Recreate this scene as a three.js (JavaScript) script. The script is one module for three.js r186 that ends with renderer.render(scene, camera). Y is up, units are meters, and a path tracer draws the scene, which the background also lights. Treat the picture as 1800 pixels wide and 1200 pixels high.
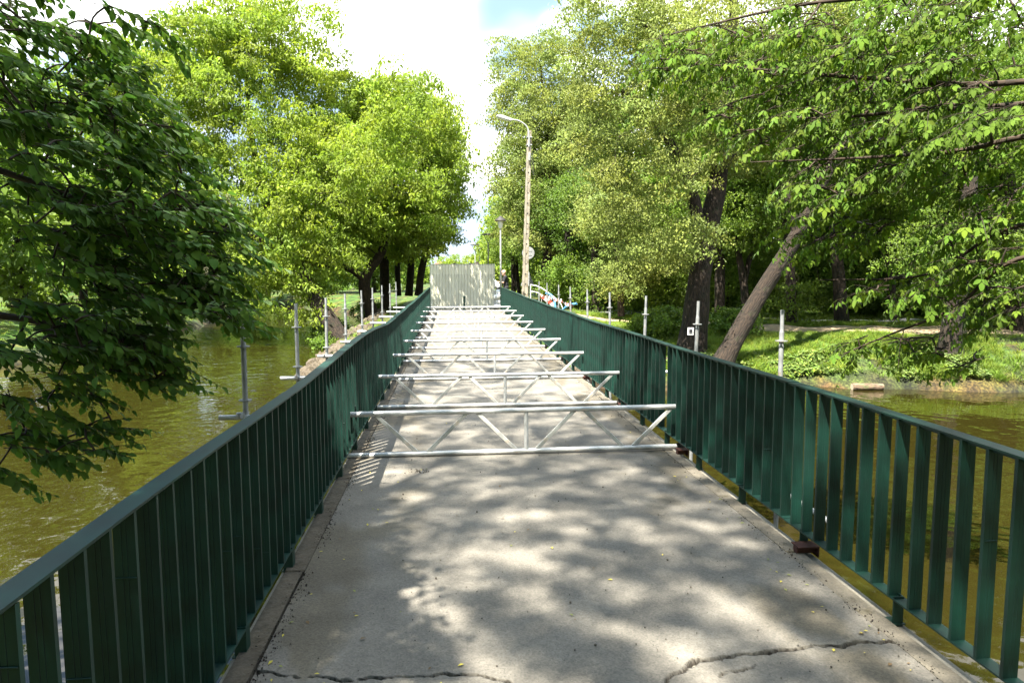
import * as THREE from 'three';
import { mergeGeometries, mergeVertices } from 'three/addons/utils/BufferGeometryUtils.js';
import { MarchingCubes } from 'three/addons/objects/MarchingCubes.js';

// ---------------------------------------------------------------- camera, sky, sun, exposure
const scene = new THREE.Scene();
const camera = new THREE.PerspectiveCamera(53.13, 1024 / 682, 0.05, 900);
camera.position.set(0, 1.74, 0);
camera.rotation.set(-0.0966, -0.0876, -0.003, 'YXZ');
const renderer = new THREE.WebGLRenderer({ antialias: true });
renderer.toneMapping = THREE.LinearToneMapping;
renderer.toneMappingExposure = 5.3;
renderer.shadowMap.enabled = true;

const sun = new THREE.DirectionalLight(new THREE.Color(1, 0.95, 0.86), 4.6);
const SUN = new THREE.Vector3(-0.33, 1, 0.42).normalize();
sun.position.copy(SUN).multiplyScalar(80);
sun.castShadow = true;
Object.assign(sun.shadow.camera, { left: -60, right: 60, top: 60, bottom: -60, near: 1, far: 200 });
sun.shadow.mapSize.set(4096, 4096);
scene.add(sun, sun.target);

// ---------------------------------------------------------------- small tools
function rng(seed) {
  let a = seed >>> 0;
  return () => { a = (a + 0x6d2b79f5) >>> 0; let t = a; t = Math.imul(t ^ (t >>> 15), t | 1); t ^= t + Math.imul(t ^ (t >>> 7), t | 61); return ((t ^ (t >>> 14)) >>> 0) / 4294967296; };
}
const V = (x, y, z) => new THREE.Vector3(x, y, z);
const lerp = (a, b, t) => a + (b - a) * t, clamp = (x, a = 0, b = 1) => Math.min(b, Math.max(a, x));
const smooth = (a, b, x) => { const t = clamp((x - a) / (b - a)); return t * t * (3 - 2 * t); };
function hash(ix, iy, s) { let h = Math.imul(ix, 374761393) + Math.imul(iy, 668265263) + Math.imul(s, 2147483647 ^ 0x5bd1e995); h = Math.imul(h ^ (h >>> 13), 1274126177); return ((h ^ (h >>> 16)) >>> 0) / 4294967296; }
// value noise, periodic when per > 0
function vnoise(x, y, s = 0, per = 0) {
  const ix = Math.floor(x), iy = Math.floor(y), fx = x - ix, fy = y - iy, u = fx * fx * (3 - 2 * fx), v = fy * fy * (3 - 2 * fy);
  const w = (i) => (per ? ((i % per) + per) % per : i);
  return lerp(lerp(hash(w(ix), w(iy), s), hash(w(ix + 1), w(iy), s), u), lerp(hash(w(ix), w(iy + 1), s), hash(w(ix + 1), w(iy + 1), s), u), v);
}
function fbm(x, y, s = 0, oct = 4, per = 0) { let a = 0.5, t = 0, n = 0; for (let i = 0; i < oct; i++) { t += a * vnoise(x, y, s + i, per); n += a; a *= 0.5; x *= 2; y *= 2; per *= 2; } return t / n; }

const names = {};
function numbered(n) { const k = (names[n] = (names[n] ?? -1) + 1); return k ? n + '_' + String(k).padStart(3, '0') : n; }
function tag(o, label, category, group, kind) {
  if (label) o.userData.label = label;
  if (category) o.userData.category = category;
  if (group) o.userData.group = group;
  if (kind) o.userData.kind = kind;
  return o;
}
function thing(name, label, category, pos = [0, 0, 0], turn = 0, group) {
  const g = new THREE.Group(); g.name = numbered(name); g.position.set(...pos); g.rotation.y = turn; scene.add(g);
  return tag(g, label, category, group);
}
function part(name, geo, mat, parent) {
  const m = new THREE.Mesh(geo, mat); m.name = name; m.castShadow = m.receiveShadow = true; parent.add(m); return m;
}
function top(name, geo, mat) { const m = part(numbered(name), geo, mat, scene); return m; }
function struct(name, geo, mat) { const m = top(name, geo, mat); m.userData.kind = 'structure'; return m; }
function copyOf(src, label, pos, turn) {
  const c = src.clone(); c.name = numbered(src.name.replace(/_[0-9]{3}$/, '')); c.userData = { ...src.userData }; if (label) c.userData.label = label;
  if (pos) c.position.set(...pos); if (turn !== undefined) c.rotation.y = turn; scene.add(c); return c;
}
const clean = (g) => { const h = g.index ? g.toNonIndexed() : g; for (const k of Object.keys(h.attributes)) if (!['position', 'normal', 'uv'].includes(k)) h.deleteAttribute(k); return h; };
const merge = (list) => mergeGeometries(list.map(clean));
// box with small chamfers, uv in metres by the dominant axis
function metreUV(g) {
  g = g.index ? g.toNonIndexed() : g; const p = g.attributes.position, n = g.attributes.normal, uv = new Float32Array(p.count * 2);
  for (let i = 0; i < p.count; i++) {
    const ax = Math.abs(n.getX(i)), ay = Math.abs(n.getY(i)), az = Math.abs(n.getZ(i));
    if (ay >= ax && ay >= az) { uv[2 * i] = p.getX(i); uv[2 * i + 1] = p.getZ(i); } else if (ax >= az) { uv[2 * i] = p.getZ(i); uv[2 * i + 1] = p.getY(i); } else { uv[2 * i] = p.getX(i); uv[2 * i + 1] = p.getY(i); }
  }
  g.setAttribute('uv', new THREE.BufferAttribute(uv, 2)); return g;
}
function box(w, h, d, x = 0, y = 0, z = 0, c = 0) {
  let g;
  if (c > 0) {
    const s = new THREE.Shape(); const a = w / 2 - c, b = h / 2 - c; s.moveTo(-a, -b); s.lineTo(a, -b); s.lineTo(a, b); s.lineTo(-a, b);
    g = new THREE.ExtrudeGeometry(s, { depth: d - 2 * c, bevelEnabled: true, bevelSize: c, bevelThickness: c, bevelSegments: 1, steps: 1 }); g.translate(0, 0, -d / 2 + c);
  } else g = new THREE.BoxGeometry(w, h, d);
  g.translate(x, y, z); return metreUV(g);
}
function rod(a, b, r1, r2 = r1, seg = 8, open = false) {
  const A = V(...a), B = V(...b), L = A.distanceTo(B), g = new THREE.CylinderGeometry(r2, r1, L, seg, 1, open);
  const uv = g.attributes.uv; for (let i = 0; i < uv.count; i++) uv.setXY(i, uv.getX(i) * 6.28 * r1, uv.getY(i) * L);
  g.applyQuaternion(new THREE.Quaternion().setFromUnitVectors(V(0, 1, 0), B.clone().sub(A).normalize())); g.translate((a[0] + b[0]) / 2, (a[1] + b[1]) / 2, (a[2] + b[2]) / 2); return g;
}
// tube through points with a radius at each; uv in metres
function limb(pts, radii, seg = 7, sub = 3, wob = 0, R = Math.random) {
  const curve = new THREE.CatmullRomCurve3(pts, false, 'centripetal'), n = Math.max(1, (pts.length - 1) * sub), pos = [], nor = [], uv = [], idx = [];
  let ref = V(0.3, 0.2, 1).normalize(), len = 0, prev = null;
  for (let i = 0; i <= n; i++) {
    const t = i / n, p = curve.getPoint(t), d = curve.getTangent(t), f = t * (pts.length - 1), k = Math.min(pts.length - 2, Math.floor(f)), r = lerp(radii[k], radii[k + 1], f - k);
    const x = ref.clone().addScaledVector(d, -ref.dot(d)).normalize(), y = d.clone().cross(x); ref = x;
    if (prev) len += prev.distanceTo(p); prev = p;
    for (let j = 0; j <= seg; j++) {
      const a = (j / seg) * Math.PI * 2, c = Math.cos(a), s = Math.sin(a), rr = r * (1 + wob * (vnoise(c * 1.7 + 9, s * 1.7 + len * 1.4, 77) - 0.5) * 2);
      const N = x.clone().multiplyScalar(c).addScaledVector(y, s);
      pos.push(p.x + N.x * rr, p.y + N.y * rr, p.z + N.z * rr); nor.push(N.x, N.y, N.z); uv.push((j / seg) * Math.max(0.25, 6.28 * radii[0]), len);
    }
  }
  for (let i = 0; i < n; i++) for (let j = 0; j < seg; j++) { const a = i * (seg + 1) + j, b = a + seg + 1; idx.push(a, a + 1, b, b, a + 1, b + 1); }
  const g = new THREE.BufferGeometry(); g.setAttribute('position', new THREE.Float32BufferAttribute(pos, 3)); g.setAttribute('normal', new THREE.Float32BufferAttribute(nor, 3)); g.setAttribute('uv', new THREE.Float32BufferAttribute(uv, 2)); g.setIndex(idx); return g;
}

// ---------------------------------------------------------------- textures
function tex(size, fn, color = true, metres = 1) {
  const d = new Uint8Array(size * size * 4);
  for (let y = 0; y < size; y++) for (let x = 0; x < size; x++) {
    const c = fn(x / size, y / size), k = (y * size + x) * 4;
    if (typeof c === 'number') d[k] = d[k + 1] = d[k + 2] = clamp(c) * 255; else { d[k] = clamp(c[0]) * 255; d[k + 1] = clamp(c[1]) * 255; d[k + 2] = clamp(c[2]) * 255; }
    d[k + 3] = 255;
  }
  const t = new THREE.DataTexture(d, size, size); t.wrapS = t.wrapT = THREE.RepeatWrapping; t.magFilter = THREE.LinearFilter; t.minFilter = THREE.LinearFilter; if (color) t.colorSpace = THREE.SRGBColorSpace;
  t.repeat.set(1 / metres, 1 / metres); t.needsUpdate = true; return t;
}
const grain = (n, s) => (u, v) => hash(Math.floor(u * n), Math.floor(v * n), s);
const asphaltMap = tex(1024, (u, v) => {
  const a = vnoise(u * 260, v * 260, 1, 260), b = vnoise(u * 120, v * 120, 2, 120), c = fbm(u * 8, v * 8, 3, 4, 8), h = hash(Math.floor(u * 512), Math.floor(v * 512), 5);
  let g = 0.88 + (a - 0.5) * 0.15 + (b - 0.5) * 0.09 + (c - 0.5) * 0.2; if (b > 0.8) g *= 0.9; if (h > 0.99) g *= 0.75; if (h < 0.01) g *= 1.1;
  return [g, g * 0.985, g * 0.95];
}, true, 1.7);
const asphaltBump = tex(1024, (u, v) => 0.5 * vnoise(u * 260, v * 260, 1, 260) + 0.35 * vnoise(u * 120, v * 120, 2, 120) + 0.15 * fbm(u * 10, v * 10, 3, 3, 10), false, 1.7);
const concreteMap = tex(512, (u, v) => {
  const g = 0.8 + (fbm(u * 6, v * 6, 11, 5, 6) - 0.5) * 0.5 + (vnoise(u * 200, v * 200, 12, 200) - 0.5) * 0.16, st = smooth(0.55, 0.7, fbm(u * 5, v * 5, 15, 4, 5));
  return [g * lerp(1, 0.75, st), g * lerp(0.98, 0.72, st), g * lerp(0.93, 0.6, st)];
}, true, 1.1);
const concreteBump = tex(512, (u, v) => fbm(u * 30, v * 30, 13, 4, 30), false, 1.1);
const barkBump = tex(512, (u, v) => { const w = fbm(u * 6, v * 3, 21, 3, 6) * 1.2; const r = Math.abs(vnoise(u * 16 + w * 0, v * 4, 22, 16) - 0.5) * 2; const f = fbm(u * 40, v * 14, 23, 3, 40); return clamp(Math.pow(r, 0.6) * 0.7 + f * 0.4); }, false, 0.9);
const barkMap = tex(512, (u, v) => { const r = Math.abs(vnoise(u * 16, v * 4, 22, 16) - 0.5) * 2, f = fbm(u * 30, v * 12, 24, 4, 30), l = smooth(0.58, 0.72, fbm(u * 5, v * 5, 25, 4, 5)); const g = 0.45 + 0.35 * Math.pow(r, 0.6) + 0.4 * (f - 0.5); return [lerp(g, g * 0.95, l), lerp(g * 0.92, g * 1.02, l), lerp(g * 0.84, g * 0.8, l)]; }, true, 0.9);
const metalMap = tex(512, (u, v) => { const g = 0.88 + (fbm(u * 10, v * 10, 31, 4, 10) - 0.5) * 0.3 + (vnoise(u * 150, v * 150, 32, 150) - 0.5) * 0.08, r = smooth(0.68, 0.8, fbm(u * 7, v * 7, 34, 4, 7)) * 0.5; return [g, g * lerp(1, 0.86, r), g * lerp(0.99, 0.72, r)]; }, true, 0.6);
const paintMap = tex(1024, (u, v) => {
  let g = 0.8 + (fbm(u * 6, v * 6, 41, 4, 6) - 0.5) * 0.5; const streak = fbm(u * 60, v * 5, 42, 3, 60), d = smooth(0.6, 0.78, streak) * 0.4, chip = smooth(0.8, 0.83, fbm(u * 40, v * 40, 43, 3, 40)), drip = smooth(0.8, 0.84, fbm(u * 34, v * 8, 46, 2, 34)) * 0.6;
  const c = [lerp(g * 0.86, 1, d), lerp(g, 1, d * 0.5), lerp(g, 1, d * 0.6)]; return [lerp(c[0], 1, Math.max(chip, drip)), lerp(c[1], 0.82, chip), lerp(c[2], 0.84, chip)];
}, true, 0.8);
const dustMap = tex(256, (u, v) => { const g = 0.93 + (fbm(u * 6, v * 3, 47, 4, 6) - 0.5) * 0.2; return [g, g * 0.995, g * 0.97]; }, true, 1.6);
const grassMap = tex(512, (u, v) => { const a = fbm(u * 12, v * 12, 51, 4, 12), b = vnoise(u * 130, v * 130, 52, 130), c = smooth(0.5, 0.68, fbm(u * 4, v * 4, 53, 4, 4)); const g = 0.55 + (a - 0.5) * 0.6 + (b - 0.5) * 0.45; return [g * lerp(0.95, 1.25, c), g * 1.1, g * lerp(0.75, 0.85, c)]; }, true, 4.3);
const sandMap = tex(512, (u, v) => { const g = 0.8 + (fbm(u * 6, v * 6, 61, 5, 6) - 0.5) * 0.45 + (vnoise(u * 160, v * 160, 62, 160) - 0.5) * 0.2; return [g, g * 0.96, g * 0.9]; }, true, 2.2);
const rippleMap = tex(1024, (u, v) => {
  const calm = 0.45 + 0.9 * smooth(0.35, 0.65, fbm(u * 3, v * 3, 71, 3, 3));
  return 0.34 * fbm(u * 9, v * 9, 79, 2, 9) + calm * (0.3 * vnoise(u * 22, v * 22, 74, 22) + 0.2 * vnoise(u * 44, v * 44, 75, 44) + 0.06 * vnoise(u * 96, v * 96, 78, 96));
}, false, 7.3);

// ---------------------------------------------------------------- materials
const std = (o) => new THREE.MeshStandardMaterial(o);
const lin = (r, g, b) => new THREE.Color().setRGB(r, g, b);
const M = {
  asphalt: std({ color: lin(0.232, 0.218, 0.192), map: asphaltMap, bumpMap: asphaltBump, bumpScale: 0.0025, roughness: 0.9, vertexColors: true }),
  concrete: std({ color: lin(0.36, 0.34, 0.3), map: concreteMap, bumpMap: concreteBump, bumpScale: 0.006, roughness: 0.92 }),
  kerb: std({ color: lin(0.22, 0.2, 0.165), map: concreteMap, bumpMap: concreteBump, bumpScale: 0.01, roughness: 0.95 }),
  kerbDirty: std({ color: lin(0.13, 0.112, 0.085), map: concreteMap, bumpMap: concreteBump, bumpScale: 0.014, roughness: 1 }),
  greenPaint: std({ color: lin(0.0037, 0.042, 0.0275), map: paintMap, roughness: 0.55, roughnessMap: null }),
  galv: std({ color: lin(0.66, 0.67, 0.66), map: metalMap, roughness: 0.42, metalness: 0.35 }),
  galvDull: std({ color: lin(0.45, 0.46, 0.455), map: metalMap, roughness: 0.55, metalness: 0.3 }),
  weld: std({ color: lin(0.36, 0.34, 0.31), map: metalMap, bumpMap: concreteBump, bumpScale: 0.002, roughness: 0.7 }),
  flatBar: std({ color: lin(0.6, 0.6, 0.56), map: metalMap, roughness: 0.6, metalness: 0.1 }),
  postSteel: std({ color: lin(0.36, 0.37, 0.365), map: metalMap, roughness: 0.55, metalness: 0.3 }),
  darkSteel: std({ color: lin(0.08, 0.075, 0.07), map: metalMap, roughness: 0.6, metalness: 0.5 }),
  rust: std({ color: lin(0.11, 0.035, 0.022), map: concreteMap, bumpMap: concreteBump, bumpScale: 0.003, roughness: 0.85 }),
  panel: std({ color: lin(0.8, 0.78, 0.66), map: dustMap, roughness: 0.55 }),
  poleConcrete: std({ color: lin(0.5, 0.46, 0.4), map: concreteMap, bumpMap: concreteBump, bumpScale: 0.004, roughness: 0.9 }),
  bark: std({ color: lin(0.064, 0.05, 0.035), map: barkMap, bumpMap: barkBump, bumpScale: 0.03, roughness: 0.95 }),
  barkThin: std({ color: lin(0.1, 0.075, 0.052), map: barkMap, bumpMap: barkBump, bumpScale: 0.006, roughness: 0.9 }),
  ground: std({ color: lin(0.95, 0.95, 0.95), map: grassMap, roughness: 1, vertexColors: true }),
  sand: std({ color: lin(0.46, 0.38, 0.27), map: sandMap, roughness: 1 }),
  greyPath: std({ color: lin(0.36, 0.37, 0.38), map: asphaltMap, roughness: 0.95 }),
  stone: std({ color: lin(0.2, 0.165, 0.125), map: concreteMap, bumpMap: concreteBump, bumpScale: 0.02, roughness: 0.95 }),
  water: new THREE.MeshPhysicalMaterial({ color: lin(0.0165, 0.0135, 0.0026), roughness: 0.015, ior: 1.33, bumpMap: rippleMap, bumpScale: 0.02 }),
  white: std({ color: lin(0.78, 0.78, 0.76), roughness: 0.5 }),
  black: std({ color: lin(0.02, 0.02, 0.022), roughness: 0.8 }),
  red: std({ color: lin(0.42, 0.08, 0.055), roughness: 0.5 }),
  blue: std({ color: lin(0.08, 0.24, 0.45), roughness: 0.4 }),
  signBack: std({ color: lin(0.42, 0.43, 0.44), map: metalMap, roughness: 0.5, metalness: 0.3 }),
  soil: std({ color: lin(0.05, 0.038, 0.026), map: concreteMap, bumpMap: concreteBump, bumpScale: 0.01, roughness: 1 }),
};
const leafMat = (r, g, b, t = 0.42) => new THREE.MeshPhysicalMaterial({ color: lin(r, g, b), roughness: 0.97, transmission: t, thickness: 0, side: THREE.DoubleSide, specularIntensity: 0.4 });

// ---------------------------------------------------------------- sky
{
  const W = 1024, H = 512, d = new Float32Array(W * H * 4);
  for (let r = 0; r < H; r++) for (let c = 0; c < W; c++) {
    const up = ((r + 0.5) / H - 0.5) * Math.PI, a = ((c + 0.5) / W - 0.5) * 2 * Math.PI, x = Math.cos(a) * Math.cos(up), y = Math.sin(up), z = Math.sin(a) * Math.cos(up), k = (r * W + c) * 4;
    const e = clamp(y), hz = Math.pow(1 - e, 3.2);
    const blue = [lerp(0.09, 0.22, hz), lerp(0.155, 0.26, hz), lerp(0.26, 0.3, hz)];
    const q = 1 / (Math.max(y, 0) + 0.22), n = fbm(x * q * 1.5 + 3.7, z * q * 1.5 + 1.3, 90, 5), m = smooth(0.47, 0.6, n), lit = lerp(0.68, 0.54, smooth(0.55, 0.8, n));
    const cl = [lit, lit * 1.0, lit * 1.0];
    const sd = clamp(x * SUN.x + y * SUN.y + z * SUN.z, -1, 1), glow = 1 + 0.35 * Math.pow(Math.max(0, sd), 8);
    for (let i = 0; i < 3; i++) d[k + i] = (y < -0.02 ? [0.1, 0.1, 0.07][i] : lerp(blue[i], cl[i], m * 0.95)) * (y < -0.02 ? 1 : glow);
    d[k + 3] = 1;
  }
  const t = new THREE.DataTexture(d, W, H, THREE.RGBAFormat, THREE.FloatType); t.mapping = THREE.EquirectangularReflectionMapping; t.needsUpdate = true;
  scene.background = t; scene.environment = t;
}

// ---------------------------------------------------------------- ground and water
const WATER = -1.5;
const RIVER = [[-14, -12], [-8.5, -3.2], [-4, -2.2], [6, -2], [20, -1.5], [60, 6], [90, 14], [90, -4], [40, -11.5], [25, -15], [15.4, -17], [13.4, -17.7], [11.7, -18.2], [10.1, -19], [7.1, -18.2], [3, -19.5], [-1, -20.5], [-4.2, -22.2], [-4.9, -27], [-4.9, -36.8], [-6, -50], [-9.5, -62], [-30, -84], [-60, -90], [-60, -78], [-34, -74], [-19, -63], [-16.3, -46], [-15.9, -30], [-16.4, -22]];
function riverDist(x, z) { // positive on land
  let d = 1e9, inside = false;
  for (let i = 0, j = RIVER.length - 1; i < RIVER.length; j = i++) {
    const [ax, az] = RIVER[j], [bx, bz] = RIVER[i], ex = bx - ax, ez = bz - az, t = clamp(((x - ax) * ex + (z - az) * ez) / (ex * ex + ez * ez)), dx = x - ax - ex * t, dz = z - az - ez * t; d = Math.min(d, dx * dx + dz * dz);
    if (az > z !== bz > z && x < ((bx - ax) * (z - az)) / (bz - az) + ax) inside = !inside;
  }
  return inside ? -Math.sqrt(d) : Math.sqrt(d);
}
const ROAD = (x, z) => smooth(7, 2.5, Math.abs(x - 1.2)) * smooth(-25, -31, z); // causeway behind the bridge
function groundY(x, z) {
  const w = (fbm(x * 0.35, z * 0.35, 101, 3) - 0.5), s = riverDist(x, z) + w * 1.0;
  if (s < 0) return WATER + Math.max(-1.2, s * 0.45) - 0.03;
  const lump = (fbm(x * 0.9, z * 0.9, 102, 3) - 0.5) * 0.22 * smooth(0.2, 2, s);
  const slow = (fbm(x * 0.05 + 5, z * 0.05, 103, 3) - 0.5) * 0.8 * smooth(6, 25, s);
  const y = WATER + 0.12 * smooth(0, 0.3, s) + 1.22 * (1 - Math.exp(-s / 2.1)) + lump + slow;
  const near = smooth(-3, -0.5, z) * smooth(9, 4, Math.abs(x));
  return lerp(lerp(y, 0.06, ROAD(x, z)), -0.25, near * smooth(0.3, 2.0, s));
}
{
  const axis = (fine0, fine1, step, far) => { const a = []; for (let v = fine0; v <= fine1 + 1e-6; v += step) a.push(v); let s = step; while (a[a.length - 1] < far) a.push(a[a.length - 1] + (s *= 1.25)); s = step; while (a[0] > -far) a.unshift(a[0] - (s *= 1.25)); return a; };
  const X = axis(-26, 34, 0.4, 500), Z = axis(-70, 8, 0.4, 500), pos = [], col = [], uv = [], idx = [];
  for (const z of Z) for (const x of X) {
    const y = groundY(x, z), s = riverDist(x, z) + (fbm(x * 0.35, z * 0.35, 101, 3) - 0.5), n = fbm(x * 0.5, z * 0.5, 104, 4), m = fbm(x * 2.2, z * 2.2, 105, 3);
    pos.push(x, y, z); uv.push(x, z);
    const soil = clamp(smooth(0.6, 0.08, s + (m - 0.5) * 1.0) + smooth(0.56, 0.7, n) * 0.75), dry = smooth(0.45, 0.65, m) * 0.5;
    const g = [lerp(0.085, 0.14, dry), lerp(0.15, 0.155, dry), lerp(0.02, 0.04, dry)], b = [0.1, 0.076, 0.05];
    const wet = s < 0 ? 0.5 : 1;
    for (let i = 0; i < 3; i++) col.push(lerp(g[i], b[i], soil) * 1.5 * wet);
  }
  const w = X.length; for (let j = 0; j < Z.length - 1; j++) for (let i = 0; i < w - 1; i++) { const a = j * w + i; idx.push(a, a + w, a + 1, a + 1, a + w, a + w + 1); }
  const g = new THREE.BufferGeometry(); g.setAttribute('position', new THREE.Float32BufferAttribute(pos, 3)); g.setAttribute('uv', new THREE.Float32BufferAttribute(uv, 2)); g.setAttribute('color', new THREE.Float32BufferAttribute(col, 3)); g.setIndex(idx); g.computeVertexNormals();
  struct('ground', g, M.ground);
  const wg = new THREE.PlaneGeometry(160, 130, 1, 1); wg.rotateX(-Math.PI / 2); wg.translate(15, WATER, -38);
  { const p = wg.attributes.position, u = wg.attributes.uv; for (let i = 0; i < p.count; i++) u.setXY(i, p.getX(i), p.getZ(i)); }
  tag(struct('water', wg, M.water), 'brown river water with broken reflections of the trees');
}
function ribbon(name, pts, width, mat, lift, label) { // a path that follows the ground
  const c = new THREE.CatmullRomCurve3(pts.map(([x, z]) => V(x, 0, z))), n = pts.length * 14, pos = [], uv = [], idx = []; let len = 0, pv = null;
  const K = 6;
  for (let i = 0; i <= n; i++) {
    const p = c.getPoint(i / n), t = c.getTangent(i / n), nx = -t.z, nz = t.x; if (pv) len += pv.distanceTo(p); pv = p;
    for (let k = 0; k <= K; k++) { const o = (k / K - 0.5) * (width * (0.9 + 0.35 * vnoise(len * 0.7, k > K / 2 ? 5 : 1, 111))), x = p.x + nx * o, z = p.z + nz * o; pos.push(x, groundY(x, z) + lift, z); uv.push(o, len); }
  }
  for (let i = 0; i < n; i++) for (let k = 0; k < K; k++) { const a = i * (K + 1) + k, b = a + K + 1; idx.push(a, b, a + 1, a + 1, b, b + 1); }
  const g = new THREE.BufferGeometry(); g.setAttribute('position', new THREE.Float32BufferAttribute(pos, 3)); g.setAttribute('uv', new THREE.Float32BufferAttribute(uv, 2)); g.setIndex(idx); g.computeVertexNormals();
  const nn = g.attributes.normal; if (nn.getY(0) < 0) { g.setIndex(idx.slice().reverse()); g.computeVertexNormals(); }
  const m = struct(name, g, mat); tag(m, label); return m;
}
ribbon('sand_path', [[3.4, -31], [6, -28.6], [9, -26.2], [12.4, -23.8], [16.5, -22.6], [24, -21], [34, -18]], 1.7, M.sand, 0.03, 'pale sandy earth path along the far bank');
ribbon('path', [[5, -39], [10, -31], [13.6, -27.6], [17.5, -26.2], [26, -25.5], [40, -23]], 1.9, M.greyPath, 0.035, 'grey asphalt path among the trees on the far bank');
ribbon('road', [[1.2, -33.2], [1.2, -45], [1.0, -70], [0.4, -110]], 4.2, M.greyPath, 0.03, 'grey road leading away behind the panel');

// ---------------------------------------------------------------- bridge
const XL = -0.966, XR = 2.195, END = -31.2, START = 1.6;
const deckY = (z) => 0.2 * smooth(12, 36, -z) - 0.0;
function bump1(x, c, w) { return Math.exp(-(((x - c) / w) ** 2)); }
const railTop = (side, z) => deckY(z) + 1.036 + (side < 0 ? 0.055 * bump1(-z, 7.6, 1.6) - 0.02 * bump1(-z, 11.5, 2) + 0.006 * Math.sin(z * 1.9) : -0.012 * bump1(-z, 9, 3) + 0.005 * Math.sin(z * 1.3));
const bridge = thing('footbridge', 'long straight bridge deck of worn grey asphalt crossing the brown river', 'bridge');
{
  // asphalt: fine near the cracks, coarser farther on
  const cracks = [
    { w: 0.0095, p: [[0.55, -2.42], [0.78, -2.6], [0.93, -2.73], [1.02, -2.81], [1.1, -2.86], [1.25, -2.872], [1.39, -2.89], [1.5, -2.897], [1.59, -2.91], [1.68, -2.933], [1.79, -2.92], [1.9, -2.93], [2.02, -2.93], [2.1, -2.92]] },
    { w: 0.005, p: [[1.02, -2.6], [1.1, -2.69], [1.15, -2.735], [1.22, -2.76], [1.28, -2.772], [1.33, -2.79]] },
    { w: 0.008, p: [[-0.9, -2.96], [-0.7, -2.9], [-0.5, -2.855], [-0.35, -2.862], [-0.2, -2.85], [-0.05, -2.855], [0.07, -2.84], [0.19, -2.79], [0.27, -2.72], [0.4, -2.6]] },
  ];
  const crackAt = (x, z) => {
    let best = 9;
    for (const c of cracks) for (let i = 0; i < c.p.length - 1; i++) {
      const [ax, az] = c.p[i], [bx, bz] = c.p[i + 1], ex = bx - ax, ez = bz - az, t = clamp(((x - ax) * ex + (z - az) * ez) / (ex * ex + ez * ez));
      const wx = (fbm(x * 16, z * 16, 121, 3) - 0.5) * 0.035, wz = (fbm(x * 16 + 40, z * 16, 122, 3) - 0.5) * 0.05;
      best = Math.min(best, Math.hypot(x + wx - ax - ex * t, z + wz - az - ez * t) / (c.w * (0.55 + 0.9 * vnoise(x * 9, z * 9, 123))));
    }
    return best;
  };
  const strip = (z0, z1, dx, dz, fine) => {
    const nx = Math.round((2.085 + 0.885) / dx), nz = Math.round((z0 - z1) / dz), pos = [], uv = [], col = [], idx = [];
    for (let j = 0; j <= nz; j++) for (let i = 0; i <= nx; i++) {
      const x = lerp(-0.885, 2.085, i / nx), z = lerp(z0, z1, j / nz); let y = deckY(z), c = 1;
      const patch = 0.6 * fbm(x * 0.9, z * 0.5, 124, 4) + 0.4 * fbm(x * 4, z * 4, 128, 4), dirt = smooth(0.5, 0.62, fbm(x * 3, z * 1.2, 125, 4)) * smooth(0.75, 0.2, Math.min(x + 0.885, 2.085 - x) + (fbm(x * 8, z * 8, 126, 3) - 0.5) * 0.5);
      c = 0.86 + (patch - 0.5) * 0.55;
      let tint = [c, c * lerp(1, 0.94, dirt), c * lerp(1, 0.8, dirt)].map((v) => v * lerp(1, 0.72, dirt));
      if (fine) { const k = crackAt(x, z); if (k < 1.6) { y -= 0.035 * smooth(1.15, 0.6, k); const s = smooth(1.5, 0.95, k); tint = [lerp(tint[0], 0.11, s), lerp(tint[1], 0.09, s), lerp(tint[2], 0.06, s)]; } y += (fbm(x * 1.5, z * 1.5, 127, 3) - 0.5) * 0.006; }
      else if (z > -3.3) y += (fbm(x * 1.5, z * 1.5, 127, 3) - 0.5) * 0.006;
      pos.push(x, y, z); uv.push(x, z); col.push(...tint);
    }
    const w = nx + 1; for (let j = 0; j < nz; j++) for (let i = 0; i < nx; i++) { const a = j * w + i; idx.push(a, a + 1, a + w, a + 1, a + w + 1, a + w); }
    const g = new THREE.BufferGeometry(); g.setAttribute('position', new THREE.Float32BufferAttribute(pos, 3)); g.setAttribute('uv', new THREE.Float32BufferAttribute(uv, 2)); g.setAttribute('color', new THREE.Float32BufferAttribute(col, 3)); g.setIndex(idx); g.computeVertexNormals(); return g;
  };
  tag(part('asphalt', strip(-2.3, -3.2, 0.009, 0.008, true), M.asphalt, bridge), 'cracked asphalt at the near end');
  part('asphalt', strip(-3.2, -12, 0.06, 0.06), M.asphalt, bridge); part('asphalt', strip(-12, -31.9, 0.12, 0.12), M.asphalt, bridge); part('asphalt', strip(START, -2.3, 0.12, 0.12), M.asphalt, bridge);
  // concrete deck under it
  const sec = []; for (let z = START; z > -31.9; z -= 2.4) { const e = Math.max(z - 2.4, -31.9), g = box(3.3, 0.24, z - e, 0.615, 0, 0); const p = g.attributes.position; for (let i = 0; i < p.count; i++) { const zz = p.getZ(i) + (z + e) / 2; p.setZ(i, zz); p.setY(i, p.getY(i) - 0.15 - 0.0 + deckY(zz)); } sec.push(g); }
  part('deck_slab', merge(sec), M.concrete, bridge);
  part('girder', box(0.18, 0.5, 33.4, -0.6, -0.53, -15.2), M.rust, bridge); part('girder', box(0.18, 0.5, 33.4, 1.85, -0.53, -15.2), M.rust, bridge);
  for (const z of [-8.9, -16.1]) part('pier', box(2.9, 2.2, 0.5, 0.615, -1.9, z, 0.03), M.concrete, bridge);
  part('abutment', box(3.6, 2.2, 1.2, 0.615, -1.42, -22.5, 0.03), M.concrete, bridge);
  // kerb stones, right and left
  const R = rng(5);
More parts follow.
